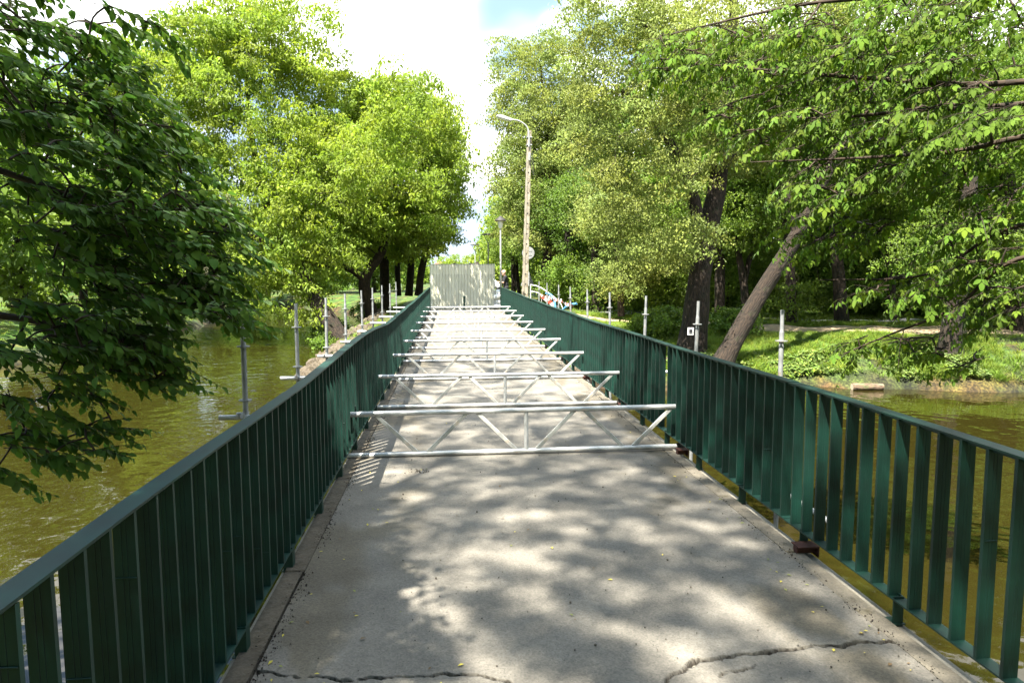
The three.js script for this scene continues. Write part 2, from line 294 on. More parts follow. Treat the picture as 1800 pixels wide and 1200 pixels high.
  for (let z = START; z > -31; z -= 1.86) {
    const len = 1.85, zc = z - 0.93, y = deckY(zc);
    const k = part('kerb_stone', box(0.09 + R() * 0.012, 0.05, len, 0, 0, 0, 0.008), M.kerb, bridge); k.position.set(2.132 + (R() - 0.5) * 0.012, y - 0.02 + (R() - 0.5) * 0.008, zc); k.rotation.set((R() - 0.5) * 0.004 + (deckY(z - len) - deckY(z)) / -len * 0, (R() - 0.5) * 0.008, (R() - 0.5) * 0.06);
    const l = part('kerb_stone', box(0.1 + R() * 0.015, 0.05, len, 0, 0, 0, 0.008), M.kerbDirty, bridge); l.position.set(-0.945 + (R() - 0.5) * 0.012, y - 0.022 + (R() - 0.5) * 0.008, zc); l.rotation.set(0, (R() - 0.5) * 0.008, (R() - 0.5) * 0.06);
  }
  // crumbs of soil and old asphalt along both joints
  const cr = new THREE.InstancedMesh(new THREE.DodecahedronGeometry(1, 0), M.soil, 2600); cr.name = 'soil_crumbs'; cr.userData.kind = 'stuff'; cr.castShadow = cr.receiveShadow = true; bridge.add(cr);
  const m4 = new THREE.Matrix4(), q = new THREE.Quaternion(), e3 = new THREE.Euler();
  for (let i = 0; i < 2600; i++) {
    let z, x; do { z = -1.5 - 16 * Math.pow(R(), 1.5); x = i % 5 < 3 ? -0.882 + (R() + R() + R() - 1.5) * 0.06 : 2.086 + (R() + R() + R() - 1.5) * 0.045; } while (fbm(z * 1.7, i % 5 < 3 ? 3 : 9, 131, 3) < 0.38 + R() * 0.22);
    const s = 0.0016 + 0.0045 * R() * R(); e3.set(R() * 6, R() * 6, R() * 6); q.setFromEuler(e3); m4.compose(V(x, deckY(z) + s * 0.4 + 0.002, z), q, V(s * 1.3, s * 0.8, s)); cr.setMatrixAt(i, m4); cr.setColorAt(i, lin(0.7 + R() * 0.8, 0.7 + R() * 0.7, 0.7 + R() * 0.6));
  }
  // rust-red steel ends that carry the right railing
  for (const [x, z, w] of [[2.2, -3.98, 0.13], [2.22, -6.36, 0.1], [2.23, -8.75, 0.1], [2.23, -11.2, 0.1]]) tag(part('bracket', merge([box(w, 0.04, 0.05, 0, 0.015, 0, 0.004), box(w, 0.008, 0.1, 0, 0.04, 0), box(0.008, 0.07, 0.1, w / 2, 0.01, 0)]), M.rust, bridge), 'rust red steel bracket under the railing').position.set(x, deckY(z) + 0.005, z);
}

// fallen leaves, seeds and droppings on the asphalt
{
  const R = rng(91), sh = new THREE.BufferGeometry(); sh.setAttribute('position', new THREE.Float32BufferAttribute([0, 0, 0, 0.4, 0.1, 0.28, 1, 0.02, 0, 0.4, 0.12, -0.28, 0.45, 0.02, 0], 3)); sh.setIndex([0, 1, 4, 1, 2, 4, 2, 3, 4, 3, 0, 4]); sh.computeVertexNormals();
  const put = (name, geo, n, label, tone, size, where) => { const m = new THREE.InstancedMesh(geo, std({ color: lin(1, 1, 1), roughness: 0.9, side: THREE.DoubleSide }), n), M4 = new THREE.Matrix4(), q = new THREE.Quaternion(), e = new THREE.Euler(); for (let i = 0; i < n; i++) { const [x, z] = where(i), k = size(); e.set((R() - 0.5) * 0.4, R() * 6.28, (R() - 0.5) * 0.4); q.setFromEuler(e); M4.compose(V(x, deckY(z) + 0.007, z), q, V(k, k, k)); m.setMatrixAt(i, M4); m.setColorAt(i, tone()); } m.name = name; m.castShadow = m.receiveShadow = true; scene.add(m); tag(m, label, name === 'leaf_litter' ? 'leaf litter' : 'crumbs', null, 'stuff'); };
  const spots = [[-0.62, -2.9], [1.74, -2.86], [1.98, -3.0], [0.6, -3.3], [-0.3, -6.0], [-0.26, -6.05]];
  put('leaf_litter', sh, 150, 'small yellow and brown fallen leaves scattered over the asphalt', () => { const y = R(); return y < 0.35 ? lin(0.5, 0.42, 0.06) : y < 0.7 ? lin(0.14, 0.09, 0.04) : lin(0.2, 0.22, 0.05); }, () => 0.012 + 0.022 * R(), (i) => i < spots.length ? spots[i] : [R() < 0.55 ? (R() < 0.5 ? -0.85 + R() * R() * 0.5 : 2.05 - R() * R() * 0.5) : lerp(-0.85, 2.05, R()), -2.4 - 13 * R() * R()]);
  put('grit', new THREE.DodecahedronGeometry(1, 0), 420, 'dark grit and soil bits on the asphalt', () => { const t = 0.03 + R() * 0.1; return lin(t, t * 0.85, t * 0.65); }, () => 0.002 + 0.006 * R() * R(), (i) => i < 60 ? [-0.32 + (R() + R() - 1) * 0.14, -6.0 + (R() + R() - 1) * 0.09] : [lerp(-0.85, 2.05, R()), -2.4 - 10 * R() * R()]);
}

// railings
function slatGeo() { // open channel, web towards the near end, two grooves down the web
  const s = new THREE.Shape(); const w = 0.033, d = 0.016, t = 0.003;
  s.moveTo(-w, 0); s.lineTo(-0.009, 0); s.lineTo(-0.0075, -0.0018); s.lineTo(-0.006, 0); s.lineTo(0.006, 0); s.lineTo(0.0075, -0.0018); s.lineTo(0.009, 0); s.lineTo(w, 0); s.lineTo(w, -d); s.lineTo(w - t, -d); s.lineTo(w - t, -t - 0.001); s.lineTo(-w + t, -t - 0.001); s.lineTo(-w + t, -d); s.lineTo(-w, -d);
  const g = new THREE.ExtrudeGeometry(s, { depth: 1, bevelEnabled: false }); g.rotateX(Math.PI / 2); g.translate(0, 1, 0); return metreUV(g);
}
const slatBase = slatGeo(); const slatKinds = [0, 1, 2, 3, 4, 5].map((i) => { const g = slatBase.clone(), u = g.attributes.uv; for (let k = 0; k < u.count; k++) u.setXY(k, u.getX(k) + i * 0.137, u.getY(k) + i * 0.371); return g; });
function railing(side, name, label) {
  const X = side < 0 ? XL - 0.034 : XR + 0.034, t = thing(name, label, 'railing', [0, 0, 0]), R = rng(side < 0 ? 31 : 32);
  const bar = (f, z0, z1, w, h) => { // flat bar following the height f
    const n = Math.max(2, Math.ceil((z0 - z1) / 0.25)), gs = []; const g = new THREE.BoxGeometry(w, h, z0 - z1, 1, 1, n); const p = g.attributes.position; for (let i = 0; i < p.count; i++) { const z = p.getZ(i) + (z0 + z1) / 2; p.setXYZ(i, p.getX(i) + X, p.getY(i) + f(z), z); } g.computeVertexNormals(); return metreUV(g.toNonIndexed ? g : g);
  };
  for (let z = START; z > END; z -= 1.95) { // sections of cap and foot rail
    const e = Math.max(z - 1.95, END), dy = (R() - 0.5) * 0.006;
    part('top_rail', merge([bar((q) => railTop(side, q) - 0.005 + dy, z - 0.001, e + 0.001, 0.074, 0.009), bar((q) => railTop(side, q) - 0.018 + dy, z - 0.001, e + 0.001, 0.03, 0.015)]), M.greenPaint, t);
    part('bottom_rail', bar((q) => deckY(q) + 0.113 + dy, z - 0.001, e + 0.001, 0.07, 0.008), M.greenPaint, t);
  }
  const P = 0.1442, z0 = side < 0 ? 1.5 : 1.47, far = side < 0 ? -13.5 : -19, rest = [];
  for (let k = 0, z = z0; z > END + 0.05; k++, z = z0 - k * P) {
    if (side > 0 && Math.abs(z + 6.86) < 0.1) continue;
    const y0 = deckY(z) + 0.117, h = railTop(side, z) - 0.012 - y0;
    const m = new THREE.Mesh(slatKinds[Math.floor(R() * 6)], M.greenPaint); m.position.set(X + (R() - 0.5) * 0.004, y0, z + (R() - 0.5) * 0.008); m.scale.set(1, h, 1); const bent = R() < 0.07 ? 3 : 1; m.rotation.set((R() - 0.5) * 0.008 * bent, (R() - 0.5) * 0.1 * bent, (R() - 0.5) * 0.01 * bent);
    if (side > 0 && z < -6.6 && z > -7.2) m.rotation.y -= 0.12;
    if (z > far) { m.name = 'slat'; m.castShadow = m.receiveShadow = true; t.add(m); if (z > -9 && R() < (side < 0 ? 0.3 : 0.12)) part('weld_seam', box(0.064 - R() * 0.01, 0.005, 0.004, 0, 0.1 + 0.75 * R(), 0.002, 0.0015), M.greenPaint, m); } else { m.updateMatrix(); rest.push(slatBase.clone().applyMatrix4(m.matrix)); }
  }
  part('slats', merge(rest), M.greenPaint, t).userData.kind = 'stuff';
  const leg = merge([box(0.055, 0.16, 0.006, 0, 0, 0.03), box(0.006, 0.16, 0.055, 0.0245, 0, 0), box(0.075, 0.006, 0.08, 0, -0.062, 0.002)]);
  for (let k = -2; k < 31; k++) { const z = -(3.14 + k * 0.928); if (z < END) break; const l = part('leg', leg, M.greenPaint, t); l.position.set(X - side * 0.006, deckY(z) + 0.047, z); }
  return t;
}
railing(-1, 'railing', 'dark green slatted steel railing along the left side, mostly in shade');
railing(1, 'railing', 'green slatted steel railing along the right side, lit by sun');

// ---------------------------------------------------------------- lattice girders across the deck
const ordinal = ['nearest', 'second', 'third', 'fourth', 'fifth', 'sixth', 'seventh', 'eighth', 'farthest'];
const TZ = (k) => -6.51 - 2.4 * k;
{
  const HT = 0.434, r = 0.0242, C = 0.7, proto = thing('lattice_girder', 'x', 'girder', [0, 0, 0], 0, 'white lattice girders laid across the bridge');
  part('top_chord', merge([rod([-2.2 - C, HT, 0], [2.68, HT, 0], r, r, 14), rod([-2.9 + 0.9, HT, 0], [-2.9 + 1.75, HT, 0], r + 0.002, r + 0.002, 14)]), M.galv, proto);
  part('bottom_chord', rod([-1.66 - 0.1, r + 0.008, 0], [1.64, r + 0.008, 0], r, r, 14), M.galv, proto);
  part('post', rod([0, r * 2, 0], [0, HT - r, 0], 0.021, 0.021, 12), M.galv, proto);
  for (const s of [-1, 1]) for (const [a, b] of [[[0.1, 0], [0.47, 1]], [[0.58, 1], [0.96, 0]], [[1.06, 0], [1.44, 1]]]) {
    const A = V(s * a[0], a[1] ? HT - r * 0.8 : r * 1.9, 0), B = V(s * b[0], b[1] ? HT - r * 0.8 : r * 1.9, 0), g = box(0.036, A.distanceTo(B), 0.022, 0, 0, 0, 0.004);
    g.rotateZ(-Math.atan2(B.x - A.x, B.y - A.y)); g.translate((A.x + B.x) / 2, (A.y + B.y) / 2, 0);
    const weld = [A, B].map((P, i) => { const w = new THREE.SphereGeometry(1, 10, 6), q = w.attributes.position; for (let k = 0; k < q.count; k++) { const f = 1 + 0.3 * (vnoise(q.getX(k) * 4 + P.x * 9, q.getZ(k) * 4 + i * 5, 161) - 0.5); q.setXYZ(k, q.getX(k) * 0.03 * f, q.getY(k) * 0.009, q.getZ(k) * 0.017 * f); } w.translate(P.x, P.y, 0); return w; });
    part('weld', merge(weld), M.weld, part('diagonal', g, M.flatBar, proto));
  }
  part('end_coupler', merge([rod([1.5, r + 0.008, 0], [1.58, r + 0.008, 0], r + 0.009, r + 0.009, 10), box(0.03, 0.035, 0.03, 1.54, r + 0.045, 0), rod([1.54, r + 0.03, -0.02], [1.54, r + 0.03, 0.055], 0.009, 0.009, 6)]), M.darkSteel, proto);
  const R = rng(44);
  for (let k = 0; k < 9; k++) {
    const o = k ? copyOf(proto) : proto, z = TZ(k);
    o.position.set(C + (R() - 0.5) * 0.03, deckY(z), z); o.rotation.y = k === 0 ? -0.008 : (R() - 0.5) * 0.012; o.rotation.z = k === 0 ? 0.006 : (R() - 0.5) * 0.004;
    o.userData.label = k === 8 ? 'farthest white lattice girder across the bridge, just before the grey panel' : k === 0 ? 'nearest white lattice girder lying across the asphalt, its diagonals all clear' : `white lattice girder across the bridge, ${ordinal[k]} one counted from the camera`;
  }
}
// scaffold uprights outside the railings
{
  const up = (left) => {
    const t = thing('scaffold_post', 'x', 'scaffold post', [0, 0, 0], 0, left ? 'scaffold posts left of the bridge' : 'scaffold posts right of the bridge'), m = M.postSteel;
    part('tube', rod([0, -2.6, 0], [0, 1.16, 0], 0.0242, 0.0242, 12), m, t); part('spigot', merge([rod([0, 1.16, 0], [0, 1.385, 0], 0.0195, 0.0195, 10), rod([0, 1.16, 0], [0, 1.19, 0], 0.0225, 0.0195, 10)]), m, t);
    for (const y of left ? [0.57, 1.08] : [0.57, 1.07]) { const sh = new THREE.Shape(); sh.absarc(0, 0, 0.06, 0, Math.PI * 2); for (let k = 0; k < 8; k++) { const a = (k * Math.PI) / 4, h = new THREE.Path(); h.absarc(Math.cos(a) * 0.044, Math.sin(a) * 0.044, 0.009, 0, Math.PI * 2); sh.holes.push(h); } const g = new THREE.ExtrudeGeometry(sh, { depth: 0.009, bevelEnabled: false, curveSegments: 10 }); g.rotateX(-Math.PI / 2); g.translate(0, y, 0); part('rosette', merge([metreUV(g), rod([0, y - 0.012, 0], [0, y + 0.018, 0], 0.028, 0.028, 10)]), m, t); }
    part('coupler', merge([rod([0, 0.405, 0], [0, 0.463, 0], 0.03, 0.03, 10), rod([-0.03, 0.434, 0.047], [0.03, 0.434, 0.047], 0.03, 0.03, 10), box(0.03, 0.035, 0.02, 0.0, 0.45, 0.078), rod([0.015, 0.46, 0.06], [0.015, 0.46, 0.1], 0.008, 0.008, 6)]), M.galvDull, t);
    return t;
  };
  const XLp = [-1.96, -2.0, -2.06, -2.11, -2.09, -2.12, -2.11, -2.08, -2.06], XRp = [3.3, 3.28, 3.26, 3.24, 3.26, 3.27, 3.3, 3.28, 3.3];
  const L = up(true), Rr = up(false), R = rng(46);
  for (let k = 0; k < 9; k++) for (const [src, xs, left] of [[L, XLp, true], [Rr, XRp, false]]) {
    const o = k ? copyOf(src) : src, z = TZ(k) - 0.05; o.position.set(xs[k], deckY(z), z); o.rotation.set((R() - 0.5) * 0.012, R() * 6, (left ? -0.008 : -0.02) + (R() - 0.5) * 0.014);
    o.userData.label = `pale scaffold post ${left ? 'left' : 'right'} of the bridge, ${k === 0 ? 'nearest to the camera' : k === 8 ? 'farthest away in its row' : ordinal[k] + ' in its row from the camera'}`;
    if (!left && k === 1) o.userData.label = 'pale scaffold post right of the bridge with a small white tag fixed to it';
    if (!left && k === 1) { const tg = part('tag', merge([box(0.085, 0.1, 0.004, -0.1, 0.98, 0.03)]), M.white, o); o.rotation.y = 0; part('print', merge([box(0.045, 0.045, 0.002, -0.1, 0.985, 0.0345), box(0.05, 0.006, 0.002, -0.1, 0.95, 0.0345)]), M.black, tg); }
  }
  for (const [x, z0, z1, label] of [[3.25, -5.4, -26.2, 'grey scaffold tube running low along the right row of posts'], [-2.06, -6.2, -26.2, 'grey scaffold tube running low along the left row of posts']]) tag(top('scaffold_tube', rod([x + (x > 0 ? -0.06 : 0.06), -0.36, z0], [x + (x > 0 ? -0.06 : 0.06), -0.3, z1], 0.0242, 0.0242, 10), M.galvDull), label, 'scaffold tube');
}

// ---------------------------------------------------------------- panel, bollard, lamps, signs at the far end
{
  const y0 = 0.2, H = 2.06, t = thing('sheet_metal_hoarding', 'pale grey green ribbed sheet metal panel closing the far end of the bridge', 'hoarding', [0, y0, -31.6]);
  const sheet = (w) => { // trapezoid ribs every 0.14 m
    const s = new THREE.Shape(), P = 0.138, pts = []; let x = 0; while (x < w - 0.01) { for (const [a, b] of [[0, 0], [0.098, 0], [0.108, -0.03], [0.128, -0.03]]) if (x + a < w) pts.push([x + a, b]); x += P; } pts.push([w, 0]);
    s.moveTo(0, 0); for (const [a, b] of pts) s.lineTo(a, b); for (const [a, b] of pts.reverse()) s.lineTo(a, b - 0.0012); const g = new THREE.ExtrudeGeometry(s, { depth: H - 0.06, bevelEnabled: false }); g.rotateX(Math.PI / 2); g.translate(0, H - 0.03, 0); return metreUV(g);
  };
  part('sheet', sheet(1.14), M.panel, t).position.set(-0.95, 0, 0); part('sheet', sheet(1.74), M.panel, t).position.set(0.195, 0, 0.004);
  part('top_edge', box(2.92, 0.03, 0.045, 0.5, H - 0.012, -0.02, 0.003), M.galvDull, t); part('bottom_edge', box(2.92, 0.03, 0.045, 0.5, 0.015, -0.02, 0.003), M.galvDull, t);
  for (const x of [-0.975, 1.965]) part('frame_post', box(0.04, H + 0.02, 0.05, x, H / 2, -0.02, 0.004), M.galv, t);
  for (const x of [-0.3, 1.4]) part('foot_block', box(0.3, 0.12, 0.5, x, 0.03, -0.35, 0.02), M.concrete, t);
  const wp = top('short_post', merge([box(0.07, 0.75, 0.07, -1.03, y0 + 0.36, -30.9, 0.006), box(0.085, 0.02, 0.085, -1.03, y0 + 0.745, -30.9, 0.006)]), M.white); tag(wp, 'short white post between the left railing end and the ribbed panel', 'post');
  const b = thing('bollard', 'slim dark green bollard standing before the ribbed panel', 'bollard', [0.55, 0.2, -30.7]);
  part('post', new THREE.LatheGeometry([[0, 0], [0.075, 0], [0.075, 0.02], [0.05, 0.04], [0.05, 0.56], [0.058, 0.57], [0.058, 0.6], [0.03, 0.625], [0, 0.63]].map(([a, c]) => new THREE.Vector2(a, c)), 14), M.greenPaint, b); part('band', new THREE.CylinderGeometry(0.0525, 0.0525, 0.04, 14), M.black, b).position.y = 0.5;
}
{
  // concrete lamp post with climbing holes painted on as black discs
  const B = [3.42, 0.15, -32.2], t = thing('street_lamp', 'tall concrete lamp post with a row of holes and a curved arm to the left', 'street lamp', B), Ht = 8.25;
  const w0 = 0.125, w1 = 0.085, d0 = 0.14, d1 = 0.1;
  const col = new THREE.BufferGeometry(), pos = [], uv = [], idx = []; // tapered shaft, a channel down its face
  const N = 26; for (let i = 0; i <= N; i++) { const f = i / N, y = f * Ht, w = lerp(w0, w1, f), d = lerp(d0, d1, f), g = f > 0.05 && f < 0.9 ? 0.02 : 0.0; for (const [x, z] of [[-w, d], [-w * 0.42, d], [-w * 0.34, d - g], [w * 0.34, d - g], [w * 0.42, d], [w, d], [w, -d], [-w, -d], [-w, d]]) { pos.push(x, y, z); uv.push(x * 1.2 + z, y); } }
  for (let i = 0; i < N; i++) for (let j = 0; j < 8; j++) { const a = i * 9 + j, b = a + 9; idx.push(a, a + 1, b, b, a + 1, b + 1); } const c = N * 9; for (let j = 1; j < 7; j++) idx.push(c, c + j, c + j + 1);
  col.setAttribute('position', new THREE.Float32BufferAttribute(pos, 3)); col.setAttribute('uv', new THREE.Float32BufferAttribute(uv, 2)); col.setIndex(idx);
  const cg = col.toNonIndexed(); cg.computeVertexNormals(); part('pole', cg, M.poleConcrete, t);
  for (let i = 0; i < 13; i++) { const y = 0.7 + i * 0.47; const f = y / Ht, h = part('painted_step_hole', merge([rod([0, y, lerp(d0, d1, f) - 0.05], [0, y, lerp(d0, d1, f) - 0.017], 0.034, 0.034, 10)]), M.black, t); h.userData.label = 'black disc painted as a shaded climbing hole'; }  // black discs on the shaft; their colour stands in for shade inside holes
  part('arm', limb([V(-0.03, 7.5, 0.15), V(-0.04, 8.0, 0.15), V(-0.15, 8.38, 0.15), V(-0.5, 8.62, 0.15), V(-0.95, 8.68, 0.15)], [0.034, 0.034, 0.034, 0.034, 0.034], 10, 5), M.galv, t);
  for (const y of [7.6, 7.95]) part('clamp', box(0.24, 0.05, 0.28, 0, y, 0.0, 0.006), M.galvDull, t);
  const lum = part('luminaire', (() => { const s = new THREE.Shape(); s.moveTo(-0.36, 0.0); s.quadraticCurveTo(-0.34, 0.1, -0.1, 0.115); s.lineTo(0.3, 0.08); s.lineTo(0.34, 0.03); s.lineTo(0.3, 0); s.lineTo(-0.36, 0); const g = new THREE.ExtrudeGeometry(s, { depth: 0.2, bevelEnabled: true, bevelSize: 0.02, bevelThickness: 0.03, bevelSegments: 2 }); g.translate(0, 0, -0.1); return metreUV(g); })(), M.galv, t);
  lum.position.set(-1.22, 8.67, 0.15); lum.rotation.z = -0.22; part('lamp_glass', box(0.42, 0.05, 0.18, -0.04, -0.025, 0, 0.015), M.white, lum);
  part('cable', limb([V(0.13, 7.3, 0.12), V(0.2, 6.7, 0.16), V(0.24, 6.2, 0.14), V(0.17, 6.35, 0.17), V(0.12, 7.0, 0.16)], [0.012, 0.012, 0.012, 0.012, 0.012], 6, 4), M.black, t);
  part('cable_box', box(0.1, 0.34, 0.07, 0.0, 7.05, 0.17, 0.01), M.galvDull, t);
  t.rotation.z = -0.03; t.rotation.y = 0.1;
}
{
  const lamp = thing('park_lamp', 'nearest slim park lamp with a small roofed lantern, right beside the ribbed panel', 'park lamp', [2.32, 0.2, -32.4], 0, 'park lamps along the road behind the bridge');
  part('pole', merge([rod([0, 0, 0], [0, 3.75, 0], 0.055, 0.04, 12), rod([0, 0, 0], [0, 0.5, 0], 0.075, 0.075, 12)]), M.galv, lamp);
  part('lamp_shade', new THREE.LatheGeometry([[0.01, 4.32], [0.06, 4.29], [0.27, 4.12], [0.27, 4.08], [0.02, 4.09]].map(([a, b]) => new THREE.Vector2(a, b)), 18), M.darkSteel, lamp);
  part('lantern_glass', new THREE.LatheGeometry([[0.03, 3.72], [0.09, 3.76], [0.14, 4.085], [0.12, 4.085]].map(([a, b]) => new THREE.Vector2(a, b)), 16), M.white, lamp);
  const y = thing('park_lamp', 'park lamp with a flat wide head on a forked neck, second along the road', 'park lamp', [2.3, 0.2, -43], 0, 'park lamps along the road behind the bridge');
  part('pole', merge([rod([0, 0, 0], [0, 3.55, 0], 0.055, 0.04, 10), rod([0, 3.5, 0], [-0.27, 4.05, 0], 0.022, 0.022, 6), rod([0, 3.5, 0], [0.27, 4.05, 0], 0.022, 0.022, 6)]), M.galv, y);
  part('lamp_head', new THREE.LatheGeometry([[0, 4.16], [0.4, 4.11], [0.42, 4.07], [0.36, 4.04], [0, 4.05]].map(([a, b]) => new THREE.Vector2(a, b)), 18), M.darkSteel, y);
  copyOf(y, 'park lamp with a flat head standing left of the others, the farthest left', [2.0, 0.2, -58]); copyOf(y, 'smallest park lamp with a flat head, between two nearer lamps', [2.7, 0.2, -66]);
  // backs of road signs
  const rs = thing('road_sign', 'grey back of a round road sign behind the concrete lamp post', 'road sign', [3.72, 0.1, -33.2]);
  part('pole', rod([0, 0, 0], [0, 3.0, -0.03], 0.03, 0.03, 10), M.galv, rs); part('sign_plate', (() => { const g = new THREE.CylinderGeometry(0.3, 0.3, 0.012, 32); g.rotateX(Math.PI / 2); g.translate(0, 2.72, 0.02); return g; })(), M.signBack, rs);
  part('bracket', merge([box(0.36, 0.03, 0.015, 0, 2.82, 0.034), box(0.36, 0.03, 0.015, 0, 2.62, 0.034)]), M.galvDull, rs);
  const tri = (turn) => { const s = new THREE.Shape(); s.moveTo(-0.42, 0.02); s.quadraticCurveTo(-0.46, 0, -0.4, 0); s.lineTo(0.4, 0); s.quadraticCurveTo(0.46, 0, 0.42, 0.05); s.lineTo(0.03, 0.78); s.quadraticCurveTo(0, 0.83, -0.03, 0.78); s.lineTo(-0.42, 0.05); const g = new THREE.ExtrudeGeometry(s, { depth: 0.012, bevelEnabled: false }); return metreUV(g); };
  const ts = thing('warning_sign', 'two grey backs of triangular road signs set at an angle behind the lamp post', 'road sign', [3.55, 0.25, -32.9]);
  part('pole', rod([0, 0, 0], [0, 1.9, 0], 0.03, 0.03, 10), M.galv, ts); const p1 = part('sign_plate', tri(), M.signBack, ts); p1.position.set(-0.02, 1.0, 0.04); p1.rotation.y = 1.05; const p2 = part('sign_plate', tri(), M.signBack, ts); p2.position.set(0.1, 0.98, 0.03); p2.rotation.y = -0.85;
}
// works beside the far bridge end: barrier, tape, pipes, handrail, bucket, sacks
{
  const bb = thing('barrier_board', 'red and white striped barrier board leaning behind the right railing', 'barrier', [4.25, 0.0, -30.6], 0.35); bb.scale.setScalar(0.75);
  for (let i = 0; i < 4; i++) part('stripe', (() => { const s = new THREE.Shape(); const x = -0.5 + i * 0.25; s.moveTo(x, 0); s.lineTo(x + 0.25, 0); s.lineTo(x + 0.37, 0.24); s.lineTo(x + 0.12, 0.24); const g = new THREE.ExtrudeGeometry(s, { depth: 0.02, bevelEnabled: false }); g.rotateZ(-0.6); g.translate(0, 0.72, 0); return metreUV(g); })(), i % 2 ? M.white : M.red, bb);
  part('leg', merge([rod([-0.4, 0, -0.1], [-0.3, 0.95, 0], 0.02, 0.02, 6), rod([0.45, 0, -0.1], [0.4, 0.5, 0], 0.02, 0.02, 6)]), M.galv, bb);
  const hr = thing('handrail', 'curved white tube handrail sloping down behind the right railing', 'handrail', [4.2, 0.1, -31.6]);
  part('rail', limb([V(-0.55, 1.2, 0), V(-0.2, 1.12, 0.1), V(0.3, 0.8, 0.2), V(0.8, 0.35, 0.3), V(0.95, 0.0, 0.3)], [0.022, 0.022, 0.022, 0.022, 0.022], 8, 4), M.white, hr); part('rail', limb([V(-0.55, 0.9, 0), V(-0.2, 0.82, 0.1), V(0.25, 0.5, 0.2), V(0.6, 0.0, 0.3)], [0.018, 0.018, 0.018, 0.018], 8, 4), M.white, hr); part('upright', rod([-0.55, -0.1, 0], [-0.55, 1.22, 0], 0.022, 0.022, 8), M.white, hr);
  const tape = thing('barrier_tape', 'red and white barrier tape strung between the far right scaffold posts', 'barrier tape', [0, 0, 0]), ends = [[3.3, 1.03, -25.8], [3.28, 1.0, -23.3], [3.3, 0.98, -20.9], [3.27, 0.92, -18.5]];
  for (let s = 0; s < 3; s++) for (let i = 0; i < 10; i++) {
    const P = (t) => { const a = ends[s], b = ends[s + 1]; return V(lerp(a[0], b[0], t) + 0.035, lerp(a[1], b[1], t) - 0.05 * Math.sin(Math.PI * t), lerp(a[2], b[2], t)); }, A = P(i / 10), B = P((i + 1) / 10), g = new THREE.BufferGeometry(), h = 0.038, tw = 0.02 * Math.sin(i * 1.1 + s);
    g.setAttribute('position', new THREE.Float32BufferAttribute([A.x - tw, A.y - h, A.z, B.x - tw, B.y - h, B.z, B.x + tw, B.y + h, B.z, A.x + tw, A.y + h, A.z], 3)); g.setIndex([0, 1, 2, 0, 2, 3]); g.computeVertexNormals(); part('band', g, i % 2 ? M.red : M.white, tape);
  }
  const hose = (pts, label) => tag(top('blue_pipe', limb(pts.map((p) => V(...p)), pts.map(() => 0.045), 9, 5), M.blue), label, 'pipe');
  hose([[4.2, 0.1, -27.2], [4.16, 0.45, -27.3], [4.12, 0.75, -27.4], [4.0, 0.95, -27.6], [3.85, 1.0, -27.8]], 'blue plastic pipe standing bent behind the right railing, the farther one');
  hose([[3.9, 0.1, -25.4], [4.0, 0.35, -25.0], [4.2, 0.62, -24.6], [4.5, 0.72, -24.4]], 'blue plastic pipe arched low between two right scaffold posts');
  hose([[7.25, 0.0, -25.2], [7.4, 0.22, -25.0], [7.65, 0.24, -24.9], [7.95, 0.0, -24.8]], 'blue hose looped on the sandy path');
  const bk = thing('bucket', 'white plastic bucket standing on grass beside the big tree', 'bucket', [7.95, -0.08, -24]); bk.position.y = groundY(bk.position.x, bk.position.z);
  part('pail', new THREE.LatheGeometry([[0, 0.01], [0.13, 0], [0.155, 0.32], [0.165, 0.32], [0.165, 0.345], [0.15, 0.345], [0.125, 0.03], [0, 0.03]].map(([a, b]) => new THREE.Vector2(a, b)), 18), M.white, bk); part('handle', limb([V(-0.16, 0.31, 0), V(-0.12, 0.4, 0.08), V(0, 0.43, 0.1), V(0.12, 0.4, 0.08), V(0.16, 0.31, 0)], [0.006, 0.006, 0.006, 0.006, 0.006], 5, 3), M.galv, bk);
  // sacks piled by the panel
  const R = rng(61);
  [[2.12, 0.2, -31.7], [2.17, 0.42, -31.75], [2.1, 0.64, -31.7], [2.2, 0.85, -31.8]].forEach((p, i) => {
    const g = new THREE.SphereGeometry(1, 16, 10), q = g.attributes.position; for (let k = 0; k < q.count; k++) { const x = q.getX(k), y = q.getY(k), z = q.getZ(k), f = 1 + 0.16 * (fbm(x * 3 + i * 7, z * 3 + y * 2, 141, 3) - 0.5) * 2, sg = (v) => Math.sign(v) * Math.pow(Math.abs(v), 0.6); q.setXYZ(k, sg(x) * 0.2 * f, sg(y) * 0.12 * f, sg(z) * 0.28 * f); } g.computeVertexNormals();
    const s = top('sack', g, M.white); s.position.set(p[0], p[1] + 0.11, p[2]); s.rotation.y = R() * 0.6 - 0.3; tag(s, ['white sack at the bottom of the pile between panel and right railing', 'white sack second from the bottom between panel and right railing', 'white sack third from the bottom between panel and right railing', 'white sack on top of the pile between panel and right railing'][i], 'sack');
  });
  // dark humps showing just over the panel
  [[0.16, 2.35, -35, 0.2, 'small dark soil mound peeking over the top of the panel'], [1.05, 2.36, -36, 0.36, 'wider dark soil mound peeking over the top of the panel']].forEach(([x, y, z, w, label], i) => {
    const g = new THREE.SphereGeometry(1, 24, 16, 0, 6.2832, 0, 1.65), q = g.attributes.position; for (let k = 0; k < q.count; k++) { const a = q.getX(k), b = q.getY(k), c = q.getZ(k), f = 1 + 0.25 * (fbm(a * 3 + i * 5, c * 3 + b, 143, 4) - 0.5); q.setXYZ(k, Math.sign(a) * Math.pow(Math.abs(a), 1.3) * 1.5 * w * 2.4 * f, (y + 0.02 - 0.2) * b * (b > 0.97 ? 1 : f), c * 0.9 * f); } g.computeVertexNormals(); const m = top('soil_mound', g, M.soil); m.position.set(x, 0.2, z); tag(m, label, 'soil mound');
  });
}
